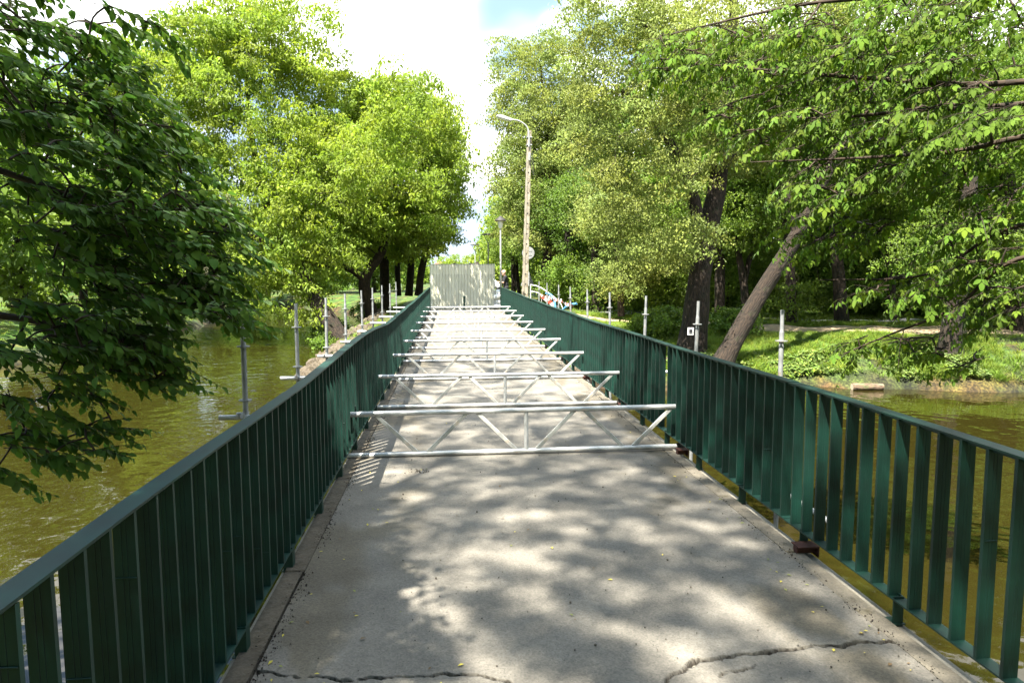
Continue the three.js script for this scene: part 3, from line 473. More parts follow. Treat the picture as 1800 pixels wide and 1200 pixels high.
// ---------------------------------------------------------------- two workers
function figure(field, size, res, mat, y0) { // marching cubes over a signed distance, in metres
  const mc = new MarchingCubes(res, mat, false, false, 60000); mc.isolation = 0; const h = size / 2, n = mc.size;
  for (let k = 0; k < n; k++) for (let j = 0; j < n; j++) for (let i = 0; i < n; i++) mc.field[i + j * n + k * n * n] = -field(((i - n / 2) / (n / 2)) * h, ((j - n / 2) / (n / 2)) * h + y0, ((k - n / 2) / (n / 2)) * h);
  mc.update(); const c = mc.count, g = new THREE.BufferGeometry(), P = mc.positionArray.slice(0, c * 3), N = mc.normalArray.slice(0, c * 3); for (let i = 0; i < c; i++) { P[3 * i] *= h; P[3 * i + 1] = P[3 * i + 1] * h + y0; P[3 * i + 2] *= h; }
  g.setAttribute('position', new THREE.BufferAttribute(P, 3)); g.setAttribute('normal', new THREE.BufferAttribute(N, 3)); return g;
}
const cap = (p, a, b, ra, rb) => { const ex = b[0] - a[0], ey = b[1] - a[1], ez = b[2] - a[2], t = clamp(((p[0] - a[0]) * ex + (p[1] - a[1]) * ey + (p[2] - a[2]) * ez) / (ex * ex + ey * ey + ez * ez)); return Math.hypot(p[0] - a[0] - ex * t, p[1] - a[1] - ey * t, p[2] - a[2] - ez * t) - lerp(ra, rb, t); };
const smin = (a, b, k) => { const h = clamp(0.5 + (0.5 * (b - a)) / k); return lerp(b, a, h) - k * h * (1 - h); };
function worker(label, pos, turn, bend, shirt, hat) {
  const t = thing('person', label, 'person', pos, turn), skin = std({ color: lin(0.5, 0.3, 0.2), roughness: 0.6 }), cloth = std({ color: lin(...shirt), roughness: 0.95 }), jeans = std({ color: lin(0.03, 0.03, 0.035), roughness: 0.95 });
  // faces +x; the upper body leans by bend about the hips
  const hip = [0, 0.94, 0], up = (x, y, z) => { const c = Math.cos(bend), s = Math.sin(bend), dy = y - 0.94; return [x * c + dy * s, 0.94 + dy * c - x * s, z]; };
  const J = { neck: up(0, 1.47, 0), head: up(0.03, 1.62, 0), chest: up(0.01, 1.3, 0), waist: up(0, 1.08, 0) };
  const legs = (p, g) => Math.min(...[-1, 1].map((s) => { const k = [0.05 + s * 0.05, 0.5, s * 0.1], a = [s * 0.07, 0.09, s * 0.11]; return smin(smin(cap(p, [0, 0.9, s * 0.085], k, 0.095 + g, 0.06 + g), cap(p, k, a, 0.06 + g, 0.04 + g), 0.04), g > 0 ? 9 : cap(p, a, [a[0] + 0.16, 0.045, a[2]], 0.045, 0.035), 0.04); }));
  const torso = (p, g) => { const q = (a, b, r1, r2) => { const z = p[2] * 0.68; return cap([p[0], p[1], z], a, b, r1 + g, r2 + g); }; return smin(q([0, 0.94, 0], J.waist, 0.11, 0.1), smin(q(J.waist, J.chest, 0.1, 0.12), Math.min(...[-1, 1].map((s) => cap(p, J.chest, up(-0.01, 1.42, s * 0.17), 0.1 + g, 0.065 + g))), 0.06), 0.07); };
  const arms = (s) => { const sh = up(-0.01, 1.42, s * 0.19), el = [sh[0] + 0.1, sh[1] - 0.27, sh[2] + s * 0.02], wr = [el[0] + 0.23, el[1] + (bend > 0.5 ? -0.12 : 0.02), el[2] - s * 0.05], pa = [wr[0] + 0.08, wr[1] - 0.01, wr[2]]; return { sh, el, wr, pa }; };
  const arm = (p, s) => { const a = arms(s); let d = smin(cap(p, a.sh, a.el, 0.05, 0.04), cap(p, a.el, a.wr, 0.04, 0.027), 0.02); d = smin(d, cap(p, a.wr, a.pa, 0.03, 0.036), 0.02); for (let f = 0; f < 4; f++) d = smin(d, cap(p, [a.pa[0] + 0.01, a.pa[1] + 0.02 - f * 0.017, a.pa[2]], [a.pa[0] + 0.075 - Math.abs(f - 1.4) * 0.01, a.pa[1] + 0.01 - f * 0.02, a.pa[2] - s * 0.025], 0.01, 0.008), 0.005); return smin(d, cap(p, [a.wr[0] + 0.03, a.wr[1] + 0.02, a.wr[2]], [a.pa[0] + 0.03, a.pa[1] + 0.05, a.pa[2] - s * 0.02], 0.012, 0.009), 0.008); };
  const fx = bend * 0.6, hc = Math.cos(fx), hs = Math.sin(fx), hd = (p, x, y, z) => { const dx = p[0] - J.head[0], dy = p[1] - J.head[1]; return [dx * hc - dy * hs - x, dx * hs + dy * hc - y, p[2] - z]; };
  const head = (p) => { const l = hd(p, 0, 0, 0), e = (c, r) => (Math.hypot((l[0] - c[0]) / r[0], (l[1] - c[1]) / r[1], (l[2] - c[2]) / r[2]) - 1) * Math.min(...r); let d = e([0, 0.02, 0], [0.1, 0.115, 0.078]); d = smin(d, e([0.035, -0.065, 0], [0.06, 0.06, 0.055]), 0.04); d = smin(d, cap(l, [0.09, 0.02, 0], [0.112, -0.018, 0], 0.01, 0.014), 0.015); d = smin(d, e([0.088, -0.058, 0], [0.012, 0.01, 0.026]), 0.01); for (const s of [-1, 1]) { d = smin(d, e([-0.005, 0, s * 0.08], [0.022, 0.034, 0.012]), 0.008); d = -smin(-d, e([0.1, 0.025, s * 0.03], [0.016, 0.012, 0.018]), 0.01); } return d; };
  const body = (x, y, z) => { const p = [x, y, z]; let d = smin(torso(p, 0), legs(p, 0), 0.04); d = smin(d, arm(p, -1), 0.03); d = smin(d, arm(p, 1), 0.03); d = smin(d, cap(p, J.neck, J.head, 0.055, 0.052), 0.03); return smin(d, head(p), 0.02); };
  part('body', figure(body, 1.9, 150, skin, 0.93), skin, t);
  const sleeve = (p) => Math.min(...[-1, 1].map((s) => { const a = arms(s); return cap(p, a.sh, [lerp(a.sh[0], a.el[0], 0.75), lerp(a.sh[1], a.el[1], 0.75), lerp(a.sh[2], a.el[2], 0.75)], 0.07, 0.062); }));
  part('shirt', figure((x, y, z) => { const p = [x, y, z]; const d = smin(torso(p, 0.016), sleeve(p), 0.04); return Math.max(d, 0.9 - y, -cap(p, J.neck, J.head, 0.062, 0.06)); }, 1.9, 110, cloth, 0.93), cloth, t);
  part('trousers', figure((x, y, z) => { const p = [x, y, z]; return Math.max(smin(legs(p, 0.018), cap([x, y, z * 0.7], [0, 0.92, 0], [0, 0.98, 0], 0.12, 0.115), 0.05), y - 0.99); }, 1.9, 100, jeans, 0.93), jeans, t);
  const hm = std({ color: lin(...hat), roughness: 0.9 }); const hg = figure((x, y, z) => { const l = hd([x, y, z], 0, 0, 0), e = (Math.hypot(l[0] / 0.112, (l[1] - 0.035) / 0.115, l[2] / 0.09) - 1) * 0.09; const peak = Math.max((Math.hypot((l[0] - 0.1) / 0.1, l[2] / 0.075) - 1) * 0.075, Math.abs(l[1] - 0.06 + (l[0] - 0.1) * 0.25) - 0.008); return Math.min(Math.max(e, 0.045 - l[1]), peak); }, 1.9, 150, hm, 0.93); part('cap', hg, hm, t);
  return t;
}
worker('person in a black T-shirt and pale peaked cap standing behind the right railing, arms forward', [2.7, 0.24, -34], Math.PI, 0.12, [0.02, 0.02, 0.024], [0.75, 0.45, 0.33]);
worker('person in a white shirt bending forward beside the ribbed panel', [2.3, 0.2, -33.2], Math.PI - 0.2, 0.75, [0.75, 0.75, 0.73], [0.7, 0.66, 0.58]);

// houses far down the road
{
  const house = (label, x, z, w, h, d, turn) => {
    const t = thing('house', label, 'house', [x, 0, z], turn), wall = std({ color: lin(0.6, 0.55, 0.45), map: concreteMap, roughness: 0.95 }), roof = std({ color: lin(0.3, 0.16, 0.1), map: concreteMap, roughness: 0.9 });
    part('wall', (() => { const s = new THREE.Shape(); s.moveTo(-w / 2, 0); s.lineTo(w / 2, 0); s.lineTo(w / 2, h); s.lineTo(0, h + w * 0.3); s.lineTo(-w / 2, h); const g = new THREE.ExtrudeGeometry(s, { depth: d, bevelEnabled: false }); g.translate(0, 0, -d / 2); return metreUV(g); })(), wall, t);
    const L = Math.hypot(w / 2, w * 0.3) + 0.5, a = Math.atan2(w * 0.3, w / 2), rf = merge([-1, 1].map((s) => { const g = box(L, 0.18, d + 0.8, 0, 0, 0, 0.02); g.translate(-L / 2, 0.12, 0); if (s > 0) g.rotateY(Math.PI); g.rotateZ(s > 0 ? -a : a); g.translate(0, h + w * 0.3, 0); return g; })); const r = part('roof', rf, roof, t); part('chimney', box(0.6, 1.2, 0.6, w * 0.16, h + w * 0.3, d * 0.2, 0.03), wall, r);
    for (const [wx, wy] of [[-w * 0.25, h * 0.35], [w * 0.25, h * 0.35], [0, h * 0.95]]) { const f = part('window', box(1.1, 1.3, 0.12, wx, wy + 0.4, d / 2 + 0.03), M.white, t); part('pane', box(0.9, 1.1, 0.02, wx, wy + 0.4, d / 2 + 0.1), M.black, f); }
  };
  house('pale house with a brown gabled roof seen over the panel, left of the lamps', -4, -300, 9, 5, 11, 0.3); house('pale house with a brown roof far down the road, beside the mounds', 3, -330, 8, 4.4, 9, -0.4); house('small pale house at the far left end of the road gap', -17, -340, 10, 4.6, 10, 0.1);
}

// ---------------------------------------------------------------- foliage
// one pointed leaf: midrib bent down, halves raised; base at the origin, tip along +x
function leafGeo(L, W, bend, fold, n = 3) {
  const pos = [], idx = []; for (let i = 0; i <= n; i++) { const t = i / n, w = (i === 0 || i === n) ? 0 : W * 0.5 * Math.pow(Math.sin(Math.PI * Math.pow(t, 0.8)), 0.8), x = L * t * (1 - 0.1 * bend * t), y = -bend * L * t * t; pos.push(x, y, 0, x, y + w * fold, -w, x, y + w * fold, w); }
  for (let i = 0; i < n; i++) { const a = i * 3, b = a + 3; if (i === 0) idx.push(a, b, b + 1, a, b + 2, b); else if (i === n - 1) idx.push(a, b, a + 1, a, a + 2, b); else idx.push(a, b, b + 1, a, b + 1, a + 1, a, b + 2, b, a, a + 2, b + 2); }
  const g = new THREE.BufferGeometry(); g.setAttribute('position', new THREE.Float32BufferAttribute(pos, 3)); g.setAttribute('uv', new THREE.Float32BufferAttribute(new Float32Array(pos.length / 3 * 2), 2)); g.setIndex(idx); g.computeVertexNormals(); return g;
}
const place = (g, x, y, z, yaw, pitch, roll, s = 1) => { const h = g.clone(); h.applyMatrix4(new THREE.Matrix4().compose(V(x, y, z), new THREE.Quaternion().setFromEuler(new THREE.Euler(roll, yaw, pitch, 'YZX')), V(s, s, s))); return h; };
// a leafy spray for trees farther off: n leaves round a short drooping shoot
function sprayGeo(seed, n, len, L, W) {
  const R = rng(seed), leaf = leafGeo(L, W, 0.25, 0.25, 2), gs = [];
  for (let i = 0; i < n; i++) { const t = i / n, a = i * 2.4 + R() * 0.8; gs.push(place(leaf, len * (t - 0.35) + (R() - 0.5) * 0.08, -0.18 * len * t * t + (R() - 0.5) * len * 0.34, (R() - 0.5) * len * 0.6, a, -0.35 - R() * 0.7 + (R() < 0.2 ? 0.8 : 0), (R() - 0.5) * 1.2, 0.7 + R() * 0.6)); }
  const g = mergeGeometries(gs); g.computeVertexNormals(); return g;
}
const SPRAY = { big: [sprayGeo(1, 15, 0.62, 0.19, 0.085), sprayGeo(2, 15, 0.62, 0.19, 0.085)], fine: [sprayGeo(3, 22, 0.6, 0.105, 0.062), sprayGeo(4, 22, 0.6, 0.105, 0.062)], bush: [sprayGeo(5, 16, 0.42, 0.12, 0.065)], far: [sprayGeo(6, 14, 1.2, 0.36, 0.2)] };
function inEllipsoids(E, R, shell = 0) { // a point in one of the ellipsoids, more often near its surface
  let tot = 0; const vol = E.map((e) => (tot += e[3] * e[4] * (e[5] ?? (e[3] + e[4]) / 2))); const r = R() * tot, e = E[vol.findIndex((v) => v >= r)];
  for (;;) { const x = R() * 2 - 1, y = R() * 2 - 1, z = R() * 2 - 1, d = x * x + y * y + z * z; if (d > 1 || R() < shell * (1 - d)) continue; return V(e[0] + x * e[3], e[1] + y * e[4], e[2] + z * (e[5] ?? (e[3] + e[4]) / 2)); }
}
// grows limbs from the trunk to clumps of foliage; returns geometries and the places of the sprays
function grow(o) {
  const R = rng(o.seed), nodes = [], limbs = [], clumps = [];
  for (const tr of o.trunks) { const c = new THREE.CatmullRomCurve3(tr.p.map((p) => V(...p)), false, 'centripetal'); for (let i = 0; i <= 20; i++) { const f = (i / 20) * (tr.r.length - 1), k = Math.min(tr.r.length - 2, Math.floor(f)); nodes.push({ p: c.getPoint(i / 20), r: lerp(tr.r[k], tr.r[k + 1], f - k), t: i / 20 }); } }
  const base = nodes.filter((n) => n.t > (o.from ?? 0.3));
  const live = base.slice();
  for (let i = 0, tries = 0; i < o.n && tries < o.n * 30; tries++) { const p = inEllipsoids(o.E, R, o.shell ?? 0.5); if (clumps.some((c) => c.distanceToSquared(p) < (o.gap ?? 0.5) ** 2)) continue; clumps.push(p); i++; }
  clumps.sort((a, b) => Math.min(...base.map((n) => n.p.distanceToSquared(a))) - Math.min(...base.map((n) => n.p.distanceToSquared(b))));
  for (const c of clumps) {
    let best = null, bd = 1e9; for (const n of live) { const d = n.p.distanceTo(c) * (1 + 0.6 * clamp((n.p.y - c.y) / 1.5)) ; if (d < bd) { bd = d; best = n; } }
    const a = best.p, L = a.distanceTo(c), r0 = Math.min(best.r * 0.75, 0.012 + 0.014 * L), mid = a.clone().lerp(c, 0.5).add(V((R() - 0.5) * 0.25 * L, (o.sag ?? 0.08) * L + (R() - 0.5) * 0.12 * L, (R() - 0.5) * 0.25 * L));
    limbs.push(limb([a.clone(), mid, c.clone()], [r0, r0 * 0.7, 0.008], L > 1.2 ? 5 : 4, 3));
    const cv = new THREE.CatmullRomCurve3([a, mid, c]); for (let k = 1; k <= 4; k++) live.push({ p: cv.getPoint(k / 4), r: lerp(r0, 0.014, k / 4) });
  }
  return { clumps, limbs, R };
}
const up3 = V(0, 1, 0);
function crownMesh(o, clumps, R) {
  const kinds = SPRAY[o.spray ?? 'big'], per = o.per ?? 14, M4 = new THREE.Matrix4(), q = new THREE.Quaternion(), e = new THREE.Euler(), out = [];
  const each = kinds.map(() => []); const cr = o.cr ?? 0.8;
  clumps.forEach((c) => {
    const tone = 0.82 + R() * 0.36, k = per * (0.6 + R() * 0.8), yel = R();
    for (let i = 0; i < k; i++) {
      let x, y, z; do { x = R() * 2 - 1; y = R() * 2 - 1; z = R() * 2 - 1; } while (x * x + y * y + z * z > 1);
      const s = (o.size ?? 1) * (0.7 + R() * 0.6), yaw = Math.atan2(-z, x) + (R() - 0.5) * 1.6; e.set((R() - 0.5) * 0.9, yaw, (R() - 0.5) * 0.8 + y * 0.35 - 0.12, 'YZX'); q.setFromEuler(e);
      M4.compose(V(c.x + x * cr, c.y + y * cr * (o.flat ?? 0.62) - (x * x + z * z) * cr * 0.22, c.z + z * cr), q, V(s, s, s));
      const t = tone * (0.85 + R() * 0.3); each[Math.floor(R() * kinds.length)].push([M4.clone(), lin(t * lerp(0.92, 1.12, yel), t, t * lerp(1.1, 0.85, yel))]);
    }
  });
  kinds.forEach((g, i) => { if (!each[i].length) return; const m = new THREE.InstancedMesh(g, o.mat, each[i].length); each[i].forEach(([mm, c], j) => { m.setMatrixAt(j, mm); m.setColorAt(j, c); }); m.name = 'crown'; m.userData.kind = 'stuff'; m.castShadow = m.receiveShadow = true; out.push(m); });
  return out;
}
function tree(o) {
  const t = thing(o.name ?? 'tree', o.label, o.cat ?? 'tree', [0, 0, 0], 0, o.group), { clumps, limbs, R } = grow(o);
  for (const tr of o.trunks) part('trunk', limb(tr.p.map((p) => V(...p)), tr.r, 12, 5, 0.1), M.bark, t);
  if (limbs.length) part('branches', merge(limbs), M.barkThin, t);
  for (const m of crownMesh(o, clumps, R)) t.add(m);
  return t;
}
const LM = { yellow: leafMat(0.232, 0.325, 0.024, 0.54), mid: leafMat(0.15, 0.245, 0.02, 0.54), grey: leafMat(0.23, 0.285, 0.055, 0.5), dark: leafMat(0.12, 0.21, 0.018, 0.54), cherry: leafMat(0.08, 0.165, 0.017, 0.5), elder: leafMat(0.12, 0.21, 0.012, 0.5), bush: leafMat(0.15, 0.24, 0.022, 0.5), grass: leafMat(0.17, 0.25, 0.024, 0.45) };
const gy = (x, z) => groundY(x, z);

// --- left bank, beyond the river
tree({ seed: 201, label: 'big yellow-green tree leaning out over the river, highest on the left', mat: LM.yellow, group: undefined,
  trunks: [{ p: [[-4.66, -1.5, -31], [-6.1, 0.44, -32], [-7.62, 2.56, -34], [-8.99, 5.22, -35], [-9.94, 8.96, -36], [-10.03, 12.26, -36]], r: [0.42, 0.34, 0.28, 0.22, 0.14, 0.05] }, { p: [[-7.62, 2.56, -34], [-10.24, 4.08, -34.5], [-12.44, 6.56, -35]], r: [0.2, 0.14, 0.06] }],
  E: [[-10.18, 10.07, -36, 5.7, 5.1, 4.5], [-8.76, 4.32, -34, 3.97, 3.4, 4], [-14.44, 9.17, -36, 3.6, 4.5, 3.8], [-9.49, 13.63, -36, 2.25, 2.25, 2.2], [-11.18, 12.23, -36, 3.3, 2.4, 2.6], [-6.31, 5.95, -34, 2.55, 4.25, 3.5], [-12.09, 3.5, -34, 3.12, 2.55, 3], [-8.09, 1.34, -33, 2.2, 1.24, 2.2], [-6.01, 2.13, -32.5, 1.62, 1.35, 1.8], [-10.01, 14.16, -36, 3.3, 2.1, 2.4], [-7.44, 13.41, -36, 2.4, 2.4, 2.2], [-14.42, 12.16, -36, 2.1, 2.4, 2.2], [-7.1, 0.29, -32.5, 1.62, 0.6, 1.4], [-14.96, 12.15, -36, 0.48, 1.38, 0.5], [-13.57, 13.12, -36, 0.48, 1.38, 0.5], [-12.34, 13.55, -36, 0.48, 1.38, 0.5], [-10.8, 14.94, -36, 0.48, 1.38, 0.5], [-9.29, 15.39, -36, 0.48, 1.38, 0.5], [-7.83, 14.08, -36, 0.48, 1.38, 0.5], [-6.49, 12.75, -36, 0.48, 1.38, 0.5], [-5.62, 13.73, -36, 0.48, 1.38, 0.5], [-15.71, 10.51, -36, 0.48, 1.38, 0.5]], n: 620, gap: 0.5, cr: 0.78, per: 14, shell: 0.6, from: 0.45 });
tree({ seed: 202, label: 'yellow-green tree with a curved forked trunk beside the left end of the bridge', mat: LM.yellow,
  trunks: [{ p: [[-4.12, -0.49, -36], [-4.52, 1.35, -36], [-4.27, 2.02, -36], [-3.58, 3.05, -36.3], [-3.39, 4.53, -36.5], [-3.03, 7.23, -37], [-2.12, 10.27, -37.5]], r: [0.36, 0.3, 0.26, 0.22, 0.17, 0.1, 0.04] }, { p: [[-4.46, 1.52, -36], [-5.29, 2.16, -35.5], [-6.61, 2.3, -35], [-8.02, 2.69, -34]], r: [0.22, 0.17, 0.13, 0.06] }],
  E: [[-3.01, 8.25, -37, 3.39, 3.7, 3.5], [-1.37, 6.24, -36, 2.25, 3.15, 3], [-5.04, 6.27, -36.5, 3.04, 3.35, 3.5], [-2.12, 10.27, -37.5, 2.19, 1.88, 2], [-6.05, 10.32, -38, 2.22, 2.53, 2.5], [-0.62, 8.63, -36.5, 1.37, 1.83, 2], [-1.6, 8.4, -28.6, 2.0, 1.5, 2.0], [-1.4, 9.0, -28.4, 1.6, 1.0, 1.6], [-3.2, 6.6, -29.6, 1.6, 1.6, 1.8], [-4.41, 11.12, -37, 0.46, 1.29, 0.5], [-2.93, 12.3, -37, 0.46, 1.29, 0.5], [-1.63, 11.61, -37, 0.46, 1.29, 0.5], [-0.46, 10.33, -37, 0.46, 1.29, 0.5], [0.26, 8.74, -37, 0.46, 1.29, 0.5], [-3.82, 11.85, -37, 0.46, 1.29, 0.5]], n: 450, gap: 0.46, cr: 0.75, per: 13, from: 0.4 });
tree({ seed: 203, label: 'straight grey trunked tree just behind the curved forked trunk on the left bank', mat: LM.yellow,
  trunks: [{ p: [[-3.95, -0.29, -41], [-3.95, 2.89, -41], [-3.97, 6.84, -41], [-4.71, 11.25, -42]], r: [0.3, 0.25, 0.18, 0.05] }],
  E: [[-5.06, 10.27, -42, 2.8, 2.8, 3], [-4.41, 4.54, -41, 2.39, 1.71, 2.5]], n: 90, gap: 0.6, per: 15, from: 0.5 });
tree({ seed: 204, label: 'thin tree leaning right beside the ribbed panel, left of the road', mat: LM.yellow,
  trunks: [{ p: [[-1.95, 0.57, -40], [-1.69, 2.21, -40], [-1.17, 4.16, -40], [-0.89, 6.8, -40.5]], r: [0.24, 0.2, 0.14, 0.05] }],
  E: [[-0.79, 5.78, -40, 1.67, 2.5, 2.4], [-0.06, 7.71, -40, 1.07, 2, 1.8], [-1.89, 4.16, -40, 2, 1.33, 2]], n: 85, gap: 0.55, per: 14, from: 0.35 });
tree({ seed: 205, label: 'dark trunked tree between the leaning thin tree and the curved trunk', mat: LM.mid,
  trunks: [{ p: [[-2.75, 0.45, -44], [-2.57, 2.61, -44], [-2.88, 5.46, -44], [-3.25, 8.27, -44]], r: [0.26, 0.22, 0.15, 0.05] }, { p: [[-3.55, 0.4, -46], [-3.61, 3.4, -46], [-3.81, 6.37, -46]], r: [0.2, 0.17, 0.08] }],
  E: [[-3.38, 5.55, -45, 2.62, 3, 3], [-5.34, 4.14, -46, 2.3, 1.92, 3]], n: 90, gap: 0.6, per: 15, from: 0.4 });
// --- the far left bank behind the river
const farTree = (seed, label, mat, x, z, h, w, group) => { const y = gy(x, z) - 0.1, R = rng(seed + 7), lean = (R() - 0.5) * 1.2; return tree({ seed, label, mat, group, spray: 'far', size: 1, trunks: [{ p: [[x, y, z], [x + lean * 0.3, y + h * 0.3, z], [x + lean, y + h * 0.8, z + 0.3]], r: [0.3, 0.22, 0.06] }], E: [[x + lean, y + h * 0.62, z, w, h * 0.4, w], [x - w * 0.4, y + h * 0.42, z + w * 0.3, w * 0.75, h * 0.26, w * 0.7], [x + w * 0.45, y + h * 0.45, z, w * 0.7, h * 0.25, w * 0.7], [x, y + h * 0.2, z + w * 0.3, w * 0.8, h * 0.16, w * 0.6]], n: 84, gap: 1.0, cr: 1.3, per: 10, from: 0.2 }); };
farTree(211, 'bright green tree on the far river bank, just right of the dark hanging foliage', LM.mid, -21, -69, 11, 4.5, 'far');
[[-27, -60, 13, 5], [-24, -47, 14, 5], [-22, -37, 14, 5], [-24.5, -29, 12, 4.6], [-33, -74, 13, 5], [-27, -22, 13, 5], [-15, -76, 13, 5], [-9, -80, 11, 4.6]].forEach(([x, z, h, w], i) => farTree(212 + i, ['tree on the far left bank seen through gaps in the dark foliage, farther upriver', 'tree on the far left bank at the river bend, behind the dark foliage', 'tree standing on the far left bank behind the dark foliage, middle of its row', 'tree on the far left bank closest to the lawn, behind the dark foliage', 'tree far upriver where the water narrows out of sight', 'tree at the far left edge behind the dark hanging foliage', 'tree closing the view upriver above the farthest water', 'tree upriver behind the leaning trunks, above the farthest water'][i], i % 3 ? LM.mid : LM.yellow, x, z, h, w));
// --- along the road in the gap
[[6.2, -66, 10, 3.2, 'small bright tree right of the park lamps along the road'], [7.4, -92, 9, 3.2, 'tree farther down the road behind the park lamps'], [1.5, -215, 9, 6, 'low distant tree in the middle of the road gap'], [8.5, -58, 12, 4, 'green tree behind the road sign backs'], [-8, -150, 7, 4, 'low distant tree left in the road gap'], [9.5, -130, 9, 4.5, 'distant tree right in the road gap, above the panel']].forEach(([x, z, h, w, l], i) => farTree(225 + i, l, i % 2 ? LM.mid : LM.yellow, x, z, h, w));

// --- right bank
tree({ seed: 231, label: 'tall feathery grey-green tree behind the concrete lamp post', mat: LM.grey, spray: 'fine', size: 1.25,
  trunks: [{ p: [[5.61, 0.19, -40], [5.67, 2.69, -40], [5.8, 5.16, -40], [5.66, 9.47, -40.5], [5.32, 14.11, -41]], r: [0.42, 0.36, 0.28, 0.16, 0.05] }, { p: [[5.67, 2.69, -40], [6.37, 4.51, -40], [7.19, 7.78, -40]], r: [0.25, 0.18, 0.07] }],
  E: [[5.49, 12.5, -41, 2.56, 3.76, 3.2], [4.37, 8.4, -40, 2.17, 3.67, 3], [6.52, 9.07, -40, 2.83, 4, 3.5], [4.09, 5.39, -39, 1.62, 1.95, 2.2], [7.21, 5.17, -40, 2.33, 2.33, 3], [3.05, 12.71, -42, 0.91, 3.15, 1.5]], n: 330, gap: 0.55, cr: 0.8, per: 13, from: 0.35, sag: 0.12 });
tree({ seed: 232, label: 'large tree with a thick upright trunk standing on the grass behind the right railing', mat: LM.grey, spray: 'fine', size: 0.8,
  trunks: [{ p: [[7.3, -1.01, -20.4], [7.49, 0.21, -20.5], [7.67, 1.96, -20.6], [8.22, 4.58, -20.8], [8.52, 7.03, -21], [8.79, 9.5, -21.3], [8.71, 12.27, -21.5]], r: [0.56, 0.4, 0.33, 0.27, 0.21, 0.15, 0.05] }, { p: [[7.72, 2.14, -20.6], [7.23, 4.35, -20.4], [5.94, 6.25, -20], [4.65, 7.08, -19.6]], r: [0.24, 0.17, 0.1, 0.04] }, { p: [[8.46, 5.81, -20.9], [6.83, 7.77, -20.2], [5.25, 8.92, -19.5]], r: [0.17, 0.11, 0.04] }, { p: [[8.36, 4.94, -20.9], [10, 7.67, -21.4], [11.15, 10.17, -22]], r: [0.17, 0.11, 0.04] }],
  E: [[5.58, 7.69, -20, 2, 1.67, 2.6], [5.79, 4.95, -20, 1.67, 1.5, 2.4], [4.71, 6.19, -19.8, 1.24, 1.32, 2], [7.96, 9.37, -21, 2.45, 1.58, 3], [4.77, 9.06, -19.5, 1.46, 0.98, 2], [10.99, 9.46, -22, 2.02, 1.65, 2.4], [8.04, 6.44, -21.5, 1.61, 1.79, 2.4], [6.17, 2.8, -20, 1.5, 0.83, 1.8], [4.44, 4.28, -20, 0.92, 1.17, 1.8], [9.94, 6.58, -22, 1.65, 1.47, 2]], n: 430, gap: 0.36, cr: 0.55, per: 12, from: 0.3, sag: 0.02 });
tree({ seed: 233, label: 'leaning bare trunked tree slanting to the right over the right bank', mat: LM.mid, spray: 'fine', size: 0.9,
  trunks: [{ p: [[7.73, -1.12, -19.2], [8.19, -0.39, -19.4], [9.28, 1.24, -19.8], [10.43, 2.94, -20], [11.21, 4.41, -20.3], [12.64, 6.51, -20.7], [14.4, 9.14, -21.3], [15.97, 11.64, -21.8]], r: [0.4, 0.28, 0.235, 0.215, 0.19, 0.16, 0.12, 0.05] }, { p: [[10.38, 3.06, -20], [10.07, 4.32, -20], [10.48, 6.08, -20.4]], r: [0.15, 0.12, 0.06] }],
  E: [[14.35, 9.72, -21, 2.28, 1.75, 2.6], [12.16, 8.64, -21, 1.58, 1.4, 2], [17.13, 8.35, -22, 1.65, 1.47, 2], [11.15, 6.38, -21, 1.05, 1.05, 1.5]], n: 120, gap: 0.4, cr: 0.6, per: 12, from: 0.5 });
// trunks of the wood behind, each its own tree
const wood = (seed, label, px, mat, E, n, extra = {}) => tree({ seed, label, mat, spray: 'fine', size: 1.15, trunks: px, E, n, gap: 0.6, cr: 0.85, per: 13, from: 0.3, ...extra });
wood(241, 'dark straight trunked tree just right of the thick upright trunk', [{ p: [[11.22, -0.29, -27.8], [11.16, 2.51, -27.8], [11.05, 6.03, -28], [11.12, 10.59, -28]], r: [0.22, 0.2, 0.16, 0.06] }], LM.mid, [[11.17, 8.78, -28, 2.1, 2.57, 3], [11.19, 4.25, -29, 1.45, 1.45, 2]], 110);
wood(242, 'slender tree forking low, between the thick trunk and the leaning trunk', [{ p: [[12.2, -0.23, -27.4], [12.06, 1.33, -27.4], [11.72, 2.96, -27.4], [11.59, 5.29, -27.6]], r: [0.17, 0.16, 0.12, 0.05] }, { p: [[12.06, 1.33, -27.4], [12.53, 3.21, -27.6], [13.23, 5.35, -28]], r: [0.12, 0.1, 0.04] }], LM.mid, [[12.06, 4.13, -27.5, 1.6, 1.38, 2], [12.93, 6.98, -28, 1.87, 2.1, 2.5]], 110);
wood(243, 'ivy grown trunk with pale bark right behind the nearest right scaffold post', [{ p: [[13.35, -0.26, -25.8], [13.25, 1.35, -25.8], [13.16, 3.13, -26], [12.93, 6.93, -26.5], [13.05, 10.33, -27]], r: [0.22, 0.19, 0.17, 0.12, 0.05] }], LM.mid, [[13.82, 8.59, -27, 2.02, 2.48, 2.5], [13.21, 0.91, -25.6, 0.47, 1.07, 0.5]], 100);
wood(244, 'stout tree trunk standing by the grey path, with ivy low on the stem', [{ p: [[15.48, -0.29, -25.9], [15.32, 1.34, -25.9], [15.1, 3.13, -26], [15.07, 6.29, -26.5]], r: [0.3, 0.24, 0.2, 0.08] }], LM.mid, [[15.59, 6.38, -27, 2.25, 2.02, 2.6], [17.59, 5.26, -27, 1.57, 1.35, 2]], 110);
